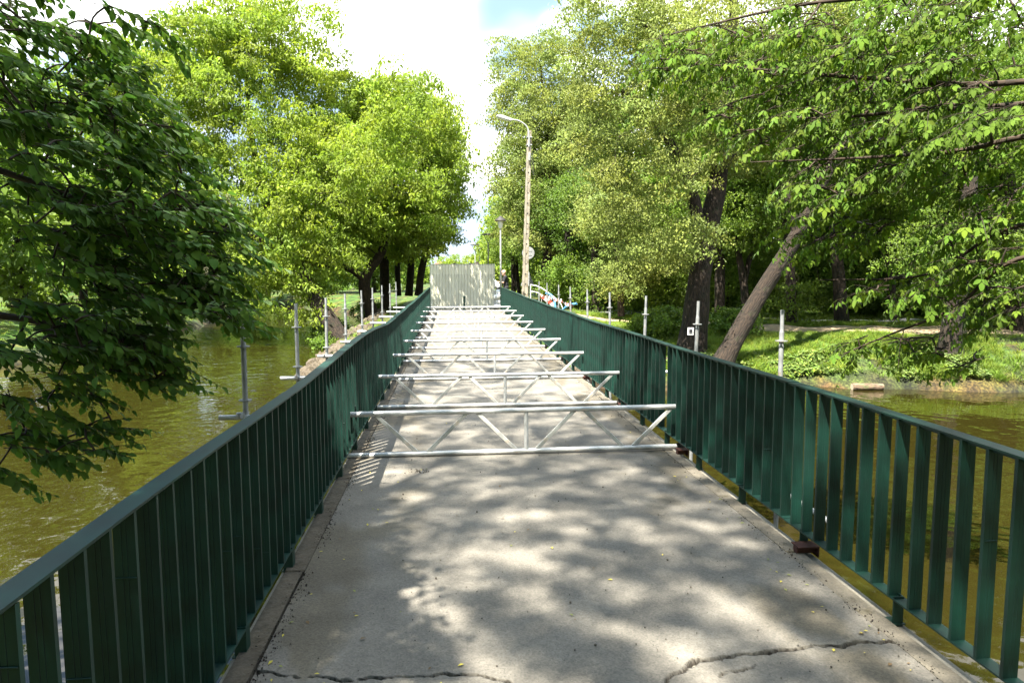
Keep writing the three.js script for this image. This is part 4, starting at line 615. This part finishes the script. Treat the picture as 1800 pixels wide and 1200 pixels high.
wood(245, 'pale slim trunk rising behind the grey path, right of the stout trunk', [{ p: [[18.45, -0.59, -27], [18.17, 1.78, -27], [17.9, 4.11, -27], [17.91, 8.33, -27.5]], r: [0.17, 0.16, 0.14, 0.06] }], LM.mid, [[18.36, 7.99, -28, 2.33, 2.57, 3], [20.11, 4.21, -28, 2.1, 1.4, 2.4]], 120);
wood(246, 'tree on the right bank slope whose foot shows above the bright grass', [{ p: [[14.91, -0.9, -19.2], [15.01, -0.12, -19.3], [15.46, 1.76, -19.6], [15.88, 4.37, -20], [16.32, 8.07, -20.5]], r: [0.42, 0.3, 0.25, 0.2, 0.08] }], LM.mid, [[16.82, 6.83, -21, 1.93, 1.93, 2.4], [14.78, 2.64, -20, 1.33, 1, 1.8], [17.41, 2.64, -20, 1.33, 1.33, 2]], 100, { gap: 0.42, cr: 0.6, size: 0.9 });
wood(247, 'ivy covered dark trunk right of the feathery grey-green tree', [{ p: [[6.46, -0.12, -36], [6.38, 2.14, -36], [6.13, 4.23, -36], [6.26, 7.25, -36.5]], r: [0.3, 0.26, 0.22, 0.08] }], LM.dark, [[6.35, 2.14, -35.8, 0.48, 2.09, 0.6], [7.29, 5.52, -37, 2.16, 1.85, 2.5]], 120);
wood(248, 'second ivy grown trunk, farther right behind the white scaffold posts', [{ p: [[7.26, -0.03, -34], [7.16, 2.12, -34], [7.28, 4.1, -34], [7.65, 6.97, -34.5]], r: [0.24, 0.2, 0.17, 0.06] }], LM.dark, [[7.15, 1.55, -33.8, 0.39, 1.41, 0.5], [8.08, 5.32, -35, 2.04, 1.75, 2.4]], 100);
wood(249, 'slender trunked tree left of the thick trunk with pale sunlit leaves low down', [{ p: [[7.3, -0.04, -29], [7.23, 1.33, -29], [7.11, 3.04, -29.3], [6.95, 5.5, -29.6]], r: [0.16, 0.14, 0.12, 0.05] }], LM.grey, [[7, 1.82, -28.6, 0.95, 1, 0.9], [8.21, 2.79, -29, 1.21, 0.97, 1.2], [7.06, 4.52, -29.5, 1.47, 1.23, 1.8]], 110, { size: 0.9, cr: 0.6 });
wood(250, 'dark leaning trunk in the shade between the ivy trunks and the thick trunk', [{ p: [[9.36, -0.29, -31], [9.11, 1.82, -31], [8.49, 3.9, -31], [7.79, 6, -31.5]], r: [0.18, 0.16, 0.13, 0.05] }], LM.mid, [[8.76, 4.5, -32, 2.13, 1.33, 2.4]], 80);
wood(251, 'thin dark trunk left of the concrete lamp post beside the road', [{ p: [[4.16, 0.35, -46], [4.13, 2.26, -46], [3.98, 4.91, -46]], r: [0.16, 0.14, 0.06] }, { p: [[4.65, 0.32, -47], [4.45, 2.28, -47], [4.54, 4.98, -47]], r: [0.15, 0.13, 0.06] }], LM.mid, [[3.48, 3.78, -46, 0.92, 1, 2], [4.83, 4.66, -48, 1.8, 1.8, 2.5], [3.76, 5.36, -47, 1.18, 1.57, 2]], 90);
wood(252, 'large tree half hidden by near branches at the right edge', [{ p: [[19.63, -0.8, -22], [19.33, 1.76, -22], [19.2, 5.29, -22.5], [19.5, 10.02, -23]], r: [0.34, 0.28, 0.22, 0.08] }], LM.dark, [[19.91, 7.34, -23, 2.49, 2.88, 3], [20.21, 2.73, -22, 2.02, 1.83, 2.6]], 110);
// farther wood on the right: individual trees in two rows
{
  const sp = [[19, -36, 15, 4.6], [24, -34, 14, 4.6], [29, -31, 15, 5], [14.5, -38, 14, 4.4], [10.5, -42, 14, 4.2], [34, -28, 15, 5], [17, -47, 16, 5], [24, -44, 16, 5.2], [32, -41, 16, 5.4], [12, -54, 15, 5], [40, -36, 16, 5.5], [41, -24, 14, 5]];
  const L = ['in the first row behind the grey path, straight behind the leaning trunk', 'in the first row behind the grey path, behind the stout trunk', 'in the first row behind the grey path, behind the pale slim trunk', 'behind the slender forking tree', 'behind the white scaffold posts on the right, beyond the ivy trunks', 'in the first row, toward the right edge', 'in the back row behind the thick trunk', 'in the back row behind the leaning trunk', 'in the back row toward the right edge', 'in the back row behind the lamp post', 'farthest right in the back row', 'at the right edge beyond the water'];
  sp.forEach(([x, z, h, w], i) => farTree(260 + i, 'wood tree ' + L[i], i % 2 ? LM.mid : LM.dark, x, z, h, w));
  const wl = { E: [], n: 0 }; for (let i = 0; i < 26; i++) { const a = -1.25 + i * 0.085, d = 95 + 25 * ((i * 7) % 5) / 5; if (Math.abs(a + 0.03) < 0.1) continue; const x = Math.sin(a) * d * 1.1, z = -Math.cos(a) * d; wl.E.push([x, 6, z, 7, 7, 5], [x + 3, 2.5, z + 4, 6, 3, 4]); }
  const R = rng(300), cl = []; for (let i = 0; i < 1500; i++) cl.push(inEllipsoids(wl.E, R, 0.6));
  const ms = crownMesh({ spray: 'far', mat: LM.mid, per: 9, cr: 1.7, size: 1.6 }, cl, R); ms.forEach((m) => { m.name = 'distant_wood'; scene.add(m); tag(m, 'distant belt of trees closing the view all round', 'wood', null, 'stuff'); });
}
// bushes and undergrowth
{
  const bush = (seed, label, x, z, w, h, mat) => { const y = gy(x, z); return tree({ seed, name: 'bush', cat: 'bush', label, mat, spray: 'bush', trunks: [{ p: [[x, y - 0.1, z], [x + 0.05, y + h * 0.3, z], [x, y + h * 0.6, z]], r: [0.04, 0.03, 0.012] }], E: [[x, y + h * 0.5, z, w, h * 0.5, w], [x + w * 0.5, y + h * 0.35, z + w * 0.3, w * 0.6, h * 0.35, w * 0.6]], n: 40, gap: 0.18, cr: 0.34, per: 12, from: 0 }); };
  [[7.09, -0.5, -22.44, 0.9, 1.0, 'low bush at the foot of the thick trunk, on its left'], [9.87, -0.4, -23.16, 0.7, 0.9, 'small bush between the thick trunk and the leaning trunk'], [12.46, 0, -32.73, 1.3, 1.6, 'bright bush beside the grey path behind the thick trunk'], [18.41, 0.1, -33.98, 1.4, 1.7, 'bush on the far side of the grey path, left of the stout trunk'], [15.56, 0.1, -33.14, 1.2, 1.5, 'bush on the far side of the grey path behind the leaning trunk'], [19.13, 0.1, -29.77, 1.3, 1.4, 'bush on the far side of the grey path, right of the stout trunk'], [20.89, 0.1, -28.03, 1.4, 1.6, 'bush under the wood toward the right, beyond the path'], [19.61, 0.1, -23.46, 1.3, 1.5, 'bush at the right edge beyond the path'], [10.3, 0.1, -37.37, 1.2, 1.4, 'bush beyond the sandy path behind the white scaffold posts'], [9.34, 0.1, -41.72, 1.0, 1.2, 'bush beyond the sandy path near the ivy trunks'], [-6.6, -39.5, 1.3, 1.4, 'bush on the left bank by the leaning trunks'], [-5.4, -31.5, 0.9, 0.9, 'low bush on the rubble bank left of the bridge'], [-5.2, -44, 1.2, 1.3, 'bush behind the curved forked trunk'], [-18, -66, 1.6, 2.0, 'bush at the farthest water edge'], [-17.8, -55, 1.5, 1.8, 'bush on the far left water edge'], [-17.6, -34, 1.4, 1.5, 'bush on the left water edge near the lawn']].forEach(([x, a, b, c, d, e], i) => { if (e === undefined) bush(320 + i, d, x, a, b, c, LM.bush); else bush(320 + i, e, x, b, c, d, LM.bush); });
}
{ // tall shrubs filling the wood's edge
  const shrub = (seed, label, x, z, w, h, mat) => { const y = gy(x, z); return tree({ seed, name: 'shrub', cat: 'shrub', label, mat, spray: 'fine', size: 1.1, trunks: [{ p: [[x, y - 0.1, z], [x + 0.1, y + h * 0.35, z], [x, y + h * 0.75, z]], r: [0.07, 0.05, 0.02] }, { p: [[x, y - 0.1, z], [x - 0.4, y + h * 0.4, z + 0.2], [x - 0.7, y + h * 0.7, z + 0.2]], r: [0.06, 0.04, 0.015] }], E: [[x, y + h * 0.55, z, w, h * 0.45, w], [x - w * 0.6, y + h * 0.4, z + 0.3, w * 0.6, h * 0.35, w * 0.6]], n: 70, gap: 0.35, cr: 0.6, per: 12, from: 0.1 }); };
  [[9.5, -31.5, 1.8, 3.4, 'tall shrub behind the sandy path, left of the thick trunk'], [12.8, -31, 2.0, 4.0, 'tall shrub between the thick trunk and the leaning trunk, in the wood'], [15.6, -30, 2.0, 3.8, 'tall shrub behind the grey path under the leaning trunk'], [18.6, -29.5, 2.2, 4.2, 'tall shrub behind the stout trunk'], [21.8, -28.6, 2.2, 4.2, 'tall shrub behind the pale slim trunk'], [25, -27, 2.3, 4.4, 'tall shrub toward the right edge at the edge of the wood'], [28.5, -24.5, 2.3, 4.2, 'tall shrub farthest right at the edge of the wood'], [6.8, -36, 1.8, 3.0, 'tall shrub between the two ivy trunks']].forEach(([x, z, w, h, l], i) => shrub(350 + i, l, x, z, w, h, i % 2 ? LM.mid : LM.bush));
}
// grass on the banks
{
  const R = rng(400), blade = leafGeo(0.22, 0.014, 0.5, 0, 2), gs = []; for (let i = 0; i < 14; i++) gs.push(place(blade, (R() - 0.5) * 0.14, 0, (R() - 0.5) * 0.14, R() * 6.28, 1.0 + R() * 0.5, 0, 0.6 + R() * 0.7)); const tuft = mergeGeometries(gs); tuft.computeVertexNormals();
  const broad = []; const bl = leafGeo(0.1, 0.055, 0.3, 0.2, 2); for (let i = 0; i < 10; i++) broad.push(place(bl, (R() - 0.5) * 0.16, 0.05 + R() * 0.16, (R() - 0.5) * 0.16, R() * 6.28, 0.3 - R() * 0.6, 0, 0.7 + R() * 0.7)); const weed = mergeGeometries(broad); weed.computeVertexNormals();
  const spots = { grass: [], weeds: [] }, PATHS = [[1.05, [[3.4, -31], [6, -28.6], [9, -26.2], [12.4, -23.8], [16.5, -22.6], [24, -21], [34, -18]]], [1.1, [[5, -39], [10, -31], [13.6, -27.6], [17.5, -26.2], [26, -25.5], [40, -23]]]], onPath = (x, z) => PATHS.some(([w, p]) => p.some(([ax, az], i) => { if (!i) return false; const [bx, bz] = p[i - 1], ex = bx - ax, ez = bz - az, t = clamp(((x - ax) * ex + (z - az) * ez) / (ex * ex + ez * ez)); return Math.hypot(x - ax - ex * t, z - az - ez * t) < w * (0.85 + R() * 0.2); }));
  const put = (x, z, dens) => { const s = riverDist(x, z); if (s < 0.35 || onPath(x, z)) return; const n = fbm(x * 0.5, z * 0.5, 104, 4), m = fbm(x * 1.3, z * 1.3, 106, 3); if (n > 0.6 && R() < 0.85) return; if (ROAD(x, z) > 0.6 || (Math.abs(x) < 3.5 && z < -22 && z > -60 && Math.abs(x - 1.2) < 2.6)) return; const k = (s < 1.6 && m > 0.52) || m > 0.72 ? 'weeds' : 'grass'; spots[k].push([x, z, s]); };
  for (let i = 0; i < 70000; i++) put(4 + R() * 30, -17 - R() * 14, 1);
  for (let i = 0; i < 9000; i++) put(-16 + R() * 13, -23 - R() * 27, 1);
  for (let i = 0; i < 9000; i++) put(-32 + R() * 16, -20 - R() * 48, 1);
  for (let i = 0; i < 5000; i++) put(4 + R() * 36, -30 - R() * 14, 1);
  const M4 = new THREE.Matrix4(), q = new THREE.Quaternion(), e = new THREE.Euler();
  for (const [k, g] of [['grass', tuft], ['weeds', weed]]) { const L = spots[k], m = new THREE.InstancedMesh(g, LM.grass, L.length); L.forEach(([x, z, s], i) => { e.set((R() - 0.5) * 0.3, R() * 6.28, (R() - 0.5) * 0.3); q.setFromEuler(e); const c = (k === 'weeds' ? 0.58 : 0.62) * (0.7 + R() * 0.7) * (s < 1.5 ? 1.5 : 1), h = c * (0.75 + 0.7 * fbm(x * 0.8, z * 0.8, 107, 2)); M4.compose(V(x, gy(x, z) - 0.02, z), q, V(c, h, c)); m.setMatrixAt(i, M4); const t = 0.7 + 0.55 * fbm(x * 0.6, z * 0.6, 108, 3) + R() * 0.2, y = R(); m.setColorAt(i, lin(t * lerp(0.85, 1.3, y * y), t, t * 0.9)); }); m.name = k; m.castShadow = m.receiveShadow = true; scene.add(m); tag(m, k === 'grass' ? 'bright green grass covering the banks' : 'low broad leaved weeds among the grass near the water', k, null, 'stuff'); }
}
// log at the water's edge, rubble along the left bank
{
  const lg = thing('log', 'pale cut log lying at the water edge of the right bank', 'log', [11.64, -1.42, -18.07], -0.12); const R = rng(71);
  part('stem', limb([V(-0.42, 0, 0), V(0, 0.01, 0.01), V(0.42, 0, 0)], [0.11, 0.105, 0.1], 12, 4, 0.08), std({ color: lin(0.4, 0.33, 0.25), map: barkMap, bumpMap: barkBump, bumpScale: 0.01, roughness: 0.95 }), lg);
  for (const s of [-1, 1]) { const g = new THREE.CircleGeometry(0.098, 14); g.rotateY((s * Math.PI) / 2); part('cut_end', g, std({ color: lin(0.5, 0.4, 0.28), roughness: 0.9 }), lg).position.x = s * 0.423; }
  const rb = thing('rubble_bank', 'brown rubble stones along the waterline left of the bridge end', 'rubble', [0, 0, 0]);
  const st = [0, 1, 2, 3].map((i) => { const g = mergeVertices(new THREE.IcosahedronGeometry(1, 1).deleteAttribute('normal').deleteAttribute('uv')), p = g.attributes.position; for (let k = 0; k < p.count; k++) { const x = p.getX(k), y = p.getY(k), z = p.getZ(k), f = 0.75 + 0.5 * vnoise(x * 1.6 + i * 9, y * 1.6 + z * 2.1, 151); p.setXYZ(k, x * f, y * f * 0.7, z * f); } const h = g.toNonIndexed(); h.computeVertexNormals(); return metreUV(h); });
  for (let i = 0; i < 190; i++) { const t = R(), z = lerp(-22.2, -37, Math.pow(t, 1.2)), o = -0.5 + R() * 2.2, x = lerp(-4.3, -4.9, clamp((-z - 22) / 5)) + o * 0.9 + (z > -23.5 ? 0.7 * R() : 0); const m = part('stone', st[i % 4], M.stone, rb), s = 0.13 + 0.28 * R() * R(); m.position.set(x, Math.max(groundY(x, z), WATER - 0.05) + s * 0.25, z); m.scale.setScalar(s); m.rotation.set(R() * 6, R() * 6, R() * 6); }
  const rb2 = thing('rubble_bank', 'rubble stones below the right railing at the far bank', 'rubble', [0, 0, 0]);
  for (let i = 0; i < 60; i++) { const x = 2.6 + R() * 4.2, z = -19.3 - R() * 1.6; const m = part('stone', st[i % 4], M.stone, rb2), s = 0.12 + 0.24 * R() * R(); m.position.set(x, groundY(x, z) + s * 0.25, z); m.scale.setScalar(s); m.rotation.set(R() * 6, R() * 6, R() * 6); }
}
// ---------------------------------------------------------------- the two near trees, leaf by leaf
const view = new THREE.Matrix4();
function nearTree(o) {
  const t = thing(o.name, o.label, 'tree', [0, 0, 0]), g = grow(o), R = g.R, twigs = [], leaves = [];
  for (const tr of o.trunks) part(tr.name ?? 'trunk', limb(tr.p.map((p) => V(...p)), tr.r, 12, 6, tr.name ? 0.04 : 0.1), tr.name ? M.barkThin : M.bark, t);
  const M4 = new THREE.Matrix4(), q = new THREE.Quaternion(), e = new THREE.Euler(), axis = o.trunks[0].p.map((p) => V(...p));
  for (const c of g.clumps) {
    const out = V(c.x - o.heart[0], (c.y - o.heart[1]) * 0.3, c.z - o.heart[2]).normalize(), n = o.shoots + Math.floor(R() * 2);
    for (let s = 0; s < n; s++) {
      const dir = out.clone().add(V((R() - 0.5) * 1.7, (R() - 0.5) * 0.9 - o.droop * 0.4, (R() - 0.5) * 1.7)).normalize(), L = o.len * (0.6 + R() * 0.7), a = c.clone().addScaledVector(dir, -L * 0.25), pts = [];
      for (let k = 0; k <= 3; k++) pts.push(a.clone().addScaledVector(dir, (L * k) / 3).add(V(0, -o.droop * L * (k / 3) ** 2, 0)));
      if (o.keep && !o.keep(pts[3])) continue;
      twigs.push(limb(pts, [0.0045, 0.0035, 0.0028, 0.0016], 3, 2)); const cv = new THREE.CatmullRomCurve3(pts), m = Math.round(o.leaves * (0.75 + R() * 0.5));
      for (let k = 0; k < m; k++) {
        const f = 0.12 + (0.88 * k) / (m - 1), p = cv.getPoint(f), d = cv.getTangent(f), yaw = Math.atan2(-d.z, d.x) + (k % 2 ? 1 : -1) * (0.5 + R() * 0.6) * (k === m - 1 ? 0.2 : 1); e.set((R() - 0.5) * 1.1, yaw, Math.asin(clamp(d.y, -1, 1)) * 0.5 - o.hang * (0.5 + R()), 'YZX'); q.setFromEuler(e); const sc = (o.leafSize ?? 1) * (0.65 + R() * 0.65) * (f > 0.9 ? 0.8 : 1);
        M4.compose(p, q, V(sc, sc, sc)); const tn = 0.75 + R() * 0.5, yl = R(); leaves.push([M4.clone(), lin(tn * lerp(0.85, 1.2, yl), tn, tn * lerp(1.1, 0.8, yl)), p]);
      }
    }
  }
  part('branches', merge(g.limbs), M.barkThin, t); part('twigs', merge(twigs), M.barkThin, t);
  // the leaves that show largest are meshes of their own; the rest stand as one part
  camera.updateMatrixWorld(true); const vm = camera.matrixWorldInverse.copy(camera.matrixWorld).invert(), th = Math.tan((camera.fov * Math.PI) / 360);
  const dist = (p) => { const c = p.clone().applyMatrix4(vm); return c.z < -0.3 && Math.abs(c.y / c.z) < th && Math.abs(c.x / c.z) < th * 1.5 ? -c.z : 1e6; };
  leaves.forEach((l) => (l[3] = dist(l[2]))); leaves.sort((a, b) => a[3] - b[3]);
  const tones = [0.8, 0.95, 1.1].map((k) => { const m = o.mat.clone(); m.color.multiplyScalar(k); return m; });
  leaves.slice(0, 300).forEach(([m4], i) => { const m = part('leaf', o.leafG[i % 3], tones[(i * 7) % 3], t); m4.decompose(m.position, m.quaternion, m.scale); });
  for (let k = 0; k < 3; k++) { const rest = leaves.filter((_, i) => i >= 300 && i % 3 === k), im = new THREE.InstancedMesh(o.leafG[k], o.mat, rest.length); rest.forEach(([m, c], i) => { im.setMatrixAt(i, m); im.setColorAt(i, c); }); im.name = 'leaves'; im.userData.kind = 'stuff'; im.castShadow = im.receiveShadow = true; t.add(im); }
  return { t, clumps: g.clumps, R };
}
const cherryLeaf = [leafGeo(0.09, 0.056, 0.25, 0.18, 4), leafGeo(0.085, 0.048, 0.6, 0.35, 4), leafGeo(0.095, 0.06, 0.08, 0.1, 4)];
const cherry = nearTree({ name: 'bird_cherry_tree', seed: 501, label: 'dark leafy tree with pale flower spikes hanging over the river at the left edge', mat: LM.cherry, leafG: cherryLeaf, area: 0.0034, heart: [-6.5, 2.2, -3.2],
  trunks: [{ p: [[-7.4, -0.6, -2.2], [-7.2, 0.8, -2.4], [-6.8, 2.4, -2.8], [-6.2, 4.2, -3.2], [-5.2, 6.2, -3.0]], r: [0.2, 0.17, 0.13, 0.09, 0.04] }, { name: 'limb', p: [[-7.0, 1.6, -2.6], [-5.6, 2.6, -4.4], [-4.0, 2.7, -5.6], [-2.6, 2.2, -6.0]], r: [0.09, 0.06, 0.035, 0.012] }, { name: 'limb', p: [[-7.1, 1.2, -2.5], [-5.6, 1.5, -4.6], [-4.0, 1.5, -5.6], [-2.5, 1.2, -6.0]], r: [0.09, 0.06, 0.035, 0.012] }, { name: 'limb', p: [[-6.6, 3.0, -2.9], [-5.2, 4.3, -3.2], [-3.8, 5.3, -2.8], [-2.6, 5.5, -2.2]], r: [0.1, 0.07, 0.045, 0.015] }],
  E: [[-3.15, 3.88, -6.2, 0.78, 0.1, 0.8], [-3.3, 3.58, -6.2, 0.67, 0.13, 0.9], [-3.18, 3.24, -6.1, 0.76, 0.17, 1], [-3.01, 2.9, -6, 0.83, 0.21, 1], [-2.85, 2.57, -5.9, 0.91, 0.24, 1], [-2.63, 2.2, -5.8, 0.94, 0.25, 0.95], [-2.43, 1.86, -5.8, 0.82, 0.25, 0.8], [-2.51, 1.49, -5.7, 0.9, 0.23, 0.8], [-2.05, 1.67, -5.9, 0.34, 0.3, 0.5], [-2.87, 1.19, -5.6, 0.7, 0.21, 0.8], [-2.27, 1.03, -5.7, 0.19, 0.12, 0.3], [-3.06, 0.83, -5.6, 0.51, 0.16, 0.6], [-3.24, 0.52, -5.5, 0.41, 0.18, 0.5], [-2.82, 0.55, -5.6, 0.23, 0.16, 0.4], [-3.28, 0.25, -5.4, 0.27, 0.11, 0.4], [-2.71, 3.98, -6.3, 0.31, 0.06, 0.25], [-3.5, 5.5, -2.4, 1.1, 0.9, 1.4], [-4.8, 5.0, -3.2, 1.5, 1.3, 1.6], [-2.7, 5.2, -0.8, 0.7, 0.6, 2.2]],
  n: 1900, gap: 0.1, shell: 0.1, from: 0.2, sag: 0.06, shoots: 2, len: 0.42, droop: 0.2, hang: 0.28, leaves: 11 });
{ // flower spikes
  const R = rng(77), gs = []; const fl = new THREE.OctahedronGeometry(0.006, 0); for (let i = 0; i < 34; i++) { const t = i / 34, a = i * 2.4; gs.push(place(fl, Math.cos(a) * 0.016 * (1 - t * 0.5), -t * 0.11, Math.sin(a) * 0.016 * (1 - t * 0.5), R() * 6, R(), R(), 0.8 + R() * 0.5)); } const g = mergeGeometries(gs.map(clean)); const spikes = cherry.clumps.filter((c) => c.y < 4.2 && cherry.R() < 0.06);
  const m = new THREE.InstancedMesh(g, std({ color: lin(0.36, 0.34, 0.2), roughness: 1 }), spikes.length * 2), M4 = new THREE.Matrix4(), q = new THREE.Quaternion(), e = new THREE.Euler(); for (let i = 0; i < spikes.length * 2; i++) { const c = spikes[i >> 1]; e.set((R() - 0.5) * 1.2, R() * 6, (R() - 0.5) * 1.2); q.setFromEuler(e); M4.compose(V(c.x + (R() - 0.5) * 0.3, c.y + (R() - 0.5) * 0.2, c.z + (R() - 0.5) * 0.3), q, V(1, 1, 1)); m.setMatrixAt(i, M4); } m.name = 'flower_spikes'; m.userData.kind = 'stuff'; m.castShadow = m.receiveShadow = true; cherry.t.add(m);
}
const elderKind = (leaflet) => mergeGeometries([place(leaflet, 0.085, -0.012, 0, 0, -0.35, 0, 1.05), place(leaflet, 0.06, -0.006, 0, 1.0, -0.4, 0.2, 0.9), place(leaflet, 0.06, -0.006, 0, -1.0, -0.4, -0.2, 0.9), limb([V(0, 0, 0), V(0.05, 0, 0), V(0.09, -0.012, 0)], [0.0016, 0.0013, 0.001], 3, 1)]);
const elderLeaf = [elderKind(leafGeo(0.076, 0.037, 0.25, 0.25, 3)), elderKind(leafGeo(0.07, 0.03, 0.55, 0.4, 3)), elderKind(leafGeo(0.082, 0.042, 0.1, 0.15, 3))];
nearTree({ name: 'box_elder_tree', seed: 511, label: 'tree reaching in from the right with long bare branches and drooping pointed leaves', mat: LM.elder, leafG: elderLeaf, area: 0.0068, heart: [7.5, 3, -4.5],
  trunks: [{ p: [[8.9, -0.6, -2.6], [8.7, 1, -2.8], [8.3, 3, -3.0], [7.8, 5, -3.2], [7, 7.2, -3.6]], r: [0.22, 0.18, 0.15, 0.1, 0.05] },
    { name: 'limb', p: [[8.2, 3.2, -3.0], [7, 3.75, -4.2], [4.88, 3.37, -5.6], [3.71, 3.55, -6.2], [2.51, 3.85, -6.9]], r: [0.07, 0.045, 0.026, 0.018, 0.006] },
    { name: 'limb', p: [[8.3, 2.9, -3.0], [6.9, 3.3, -4.3], [5.07, 3.24, -5.8], [4.21, 3.23, -6.1], [3.51, 3.2, -6.3], [3.1, 3.26, -6.5]], r: [0.07, 0.04, 0.024, 0.018, 0.012, 0.005] },
    { name: 'limb', p: [[8.4, 2.5, -2.9], [6.6, 2.9, -4.4], [4.74, 2.87, -5.4], [4.48, 2.82, -5.7], [3.9, 2.8, -6], [2.89, 2.82, -6.5]], r: [0.07, 0.04, 0.024, 0.02, 0.014, 0.005] },
    { name: 'limb', p: [[8.6, 1.6, -2.8], [6.8, 1.9, -4.4], [4.94, 1.87, -5.6], [4.7, 1.43, -6], [4.3, 1.13, -6.4], [3.83, 0.8, -6.8]], r: [0.06, 0.035, 0.02, 0.014, 0.009, 0.004] },
    { name: 'limb', p: [[8.6, 1.8, -2.8], [6.8, 2.2, -4.4], [4.95, 2.15, -5.7], [4.6, 1.75, -6.2], [3.74, 1.68, -6.7]], r: [0.06, 0.035, 0.018, 0.011, 0.004] },
    { name: 'limb', p: [[8.3, 3.4, -3.1], [6.4, 4.5, -4.4], [4.3, 4.27, -6], [3.34, 4.32, -6.6], [2.3, 4.23, -7.2]], r: [0.07, 0.045, 0.026, 0.016, 0.006] }],
  E: [[3.34, 3.96, -6.8, 1.08, 0.42, 0.7], [4.36, 3.8, -6.2, 0.98, 0.57, 0.7], [3.5, 3.23, -6.6, 0.93, 0.38, 0.6], [4.54, 2.99, -6, 0.85, 0.45, 0.7], [3.82, 2.64, -6.5, 0.65, 0.24, 0.5], [4.78, 2.36, -5.9, 0.59, 0.3, 0.5], [4.56, 1.64, -6.3, 0.63, 0.18, 0.4], [5.03, 1.53, -6, 0.45, 0.3, 0.4], [4.89, 1.96, -6, 0.55, 0.25, 0.5], [4.02, 2.22, -6.8, 0.62, 0.23, 0.4], [4.44, 1.05, -6.6, 0.55, 0.12, 0.4], [4.96, 0.96, -6.3, 0.42, 0.13, 0.4], [2.31, 4, -7.2, 0.36, 0.3, 0.4], [7.5, 5.6, -3.6, 1.8, 1.6, 1.8]],
  n: 1950, gap: 0.095, leafSize: 0.86, shell: 0.05, from: 0.3, sag: 0.02, shoots: 2, len: 0.4, droop: 0.25, hang: 0.5, leaves: 6 });
// a tall tree behind the photographer whose crown shades the near end of the deck
nearTree({ name: 'roadside_tree', seed: 521, label: 'tall tree standing behind the viewer at the near end of the bridge', mat: LM.mid, leafG: elderLeaf, area: 0.0068, heart: [-4.6, 10, 0],
  trunks: [{ p: [[-6.2, -0.4, 2.4], [-6.1, 4, 2.2], [-5.7, 8, 1.6], [-4.9, 11, 0.4], [-4.2, 13, -1.2]], r: [0.26, 0.21, 0.15, 0.09, 0.04] }],
  E: [[-3.9, 12.2, 1.4, 1.9, 1.0, 2.4], [-3.7, 12.6, -1.8, 1.9, 1.0, 2.4], [-4.1, 12.2, -4.4, 1.6, 0.9, 1.8], [-2.4, 12.6, 0.2, 1.2, 0.8, 2.4], [-5.3, 11.4, 0, 1.2, 1.2, 3], [-5.3, 11.6, -4, 1.2, 1, 2.4], [-4.6, 12, 4, 1.6, 1, 1.8], [-1.6, 12.4, 3.4, 1.6, 0.9, 2], [-2.0, 12.5, -2.2, 0.9, 0.8, 2.6], [-5.2, 11.2, 3.4, 1.2, 1, 1.8], [-3.6, 12, -7.6, 2, 0.8, 1.8], [-1.5, 12.4, 1.6, 0.8, 0.7, 2.8], [-1.3, 12.2, 0.2, 0.9, 0.8, 2.2], [-1.5, 12.6, 3.2, 0.9, 0.8, 1.8], [-1.7, 12.4, -1.6, 0.9, 0.8, 2], [-3.0, 12.3, 2.0, 1.0, 0.8, 1.6], [-3.6, 12.2, -0.8, 1.0, 0.8, 1.4]], n: 1450, gap: 0.235, shell: 0.1, from: 0.4, sag: 0.05, shoots: 2, len: 0.55, droop: 0.3, hang: 0.4, leaves: 12 });


// trees on the near bank behind the viewer, which darken the railings' near faces
[[-13, 8, 13, 4.5, 'leftmost tree of the row on the near bank behind the viewer'], [-6.5, 11, 14, 4.5, 'tree of the near bank behind the viewer, left of the footway'], [1.5, 13, 14, 4.6, 'tree of the near bank straight behind the viewer'], [8.5, 10, 13, 4.5, 'tree of the near bank behind the viewer, right of the footway'], [16, 9, 13, 5, 'rightmost tree of the row on the near bank behind the viewer'], [-9.5, 5.5, 9, 3.6, 'nearer tree of the near bank behind the viewer, far left'], [-2.8, 8, 10, 3.4, 'nearer tree of the near bank behind the viewer, just left of the footway'], [4.6, 7.5, 10, 3.6, 'nearer tree of the near bank behind the viewer, just right of the footway'], [12, 5, 9.5, 3.8, 'nearer tree of the near bank behind the viewer, far right']].forEach(([x, z, h, w, l], i) => farTree(530 + i, l, LM.mid, x, z, h, w));

renderer.render(scene, camera);
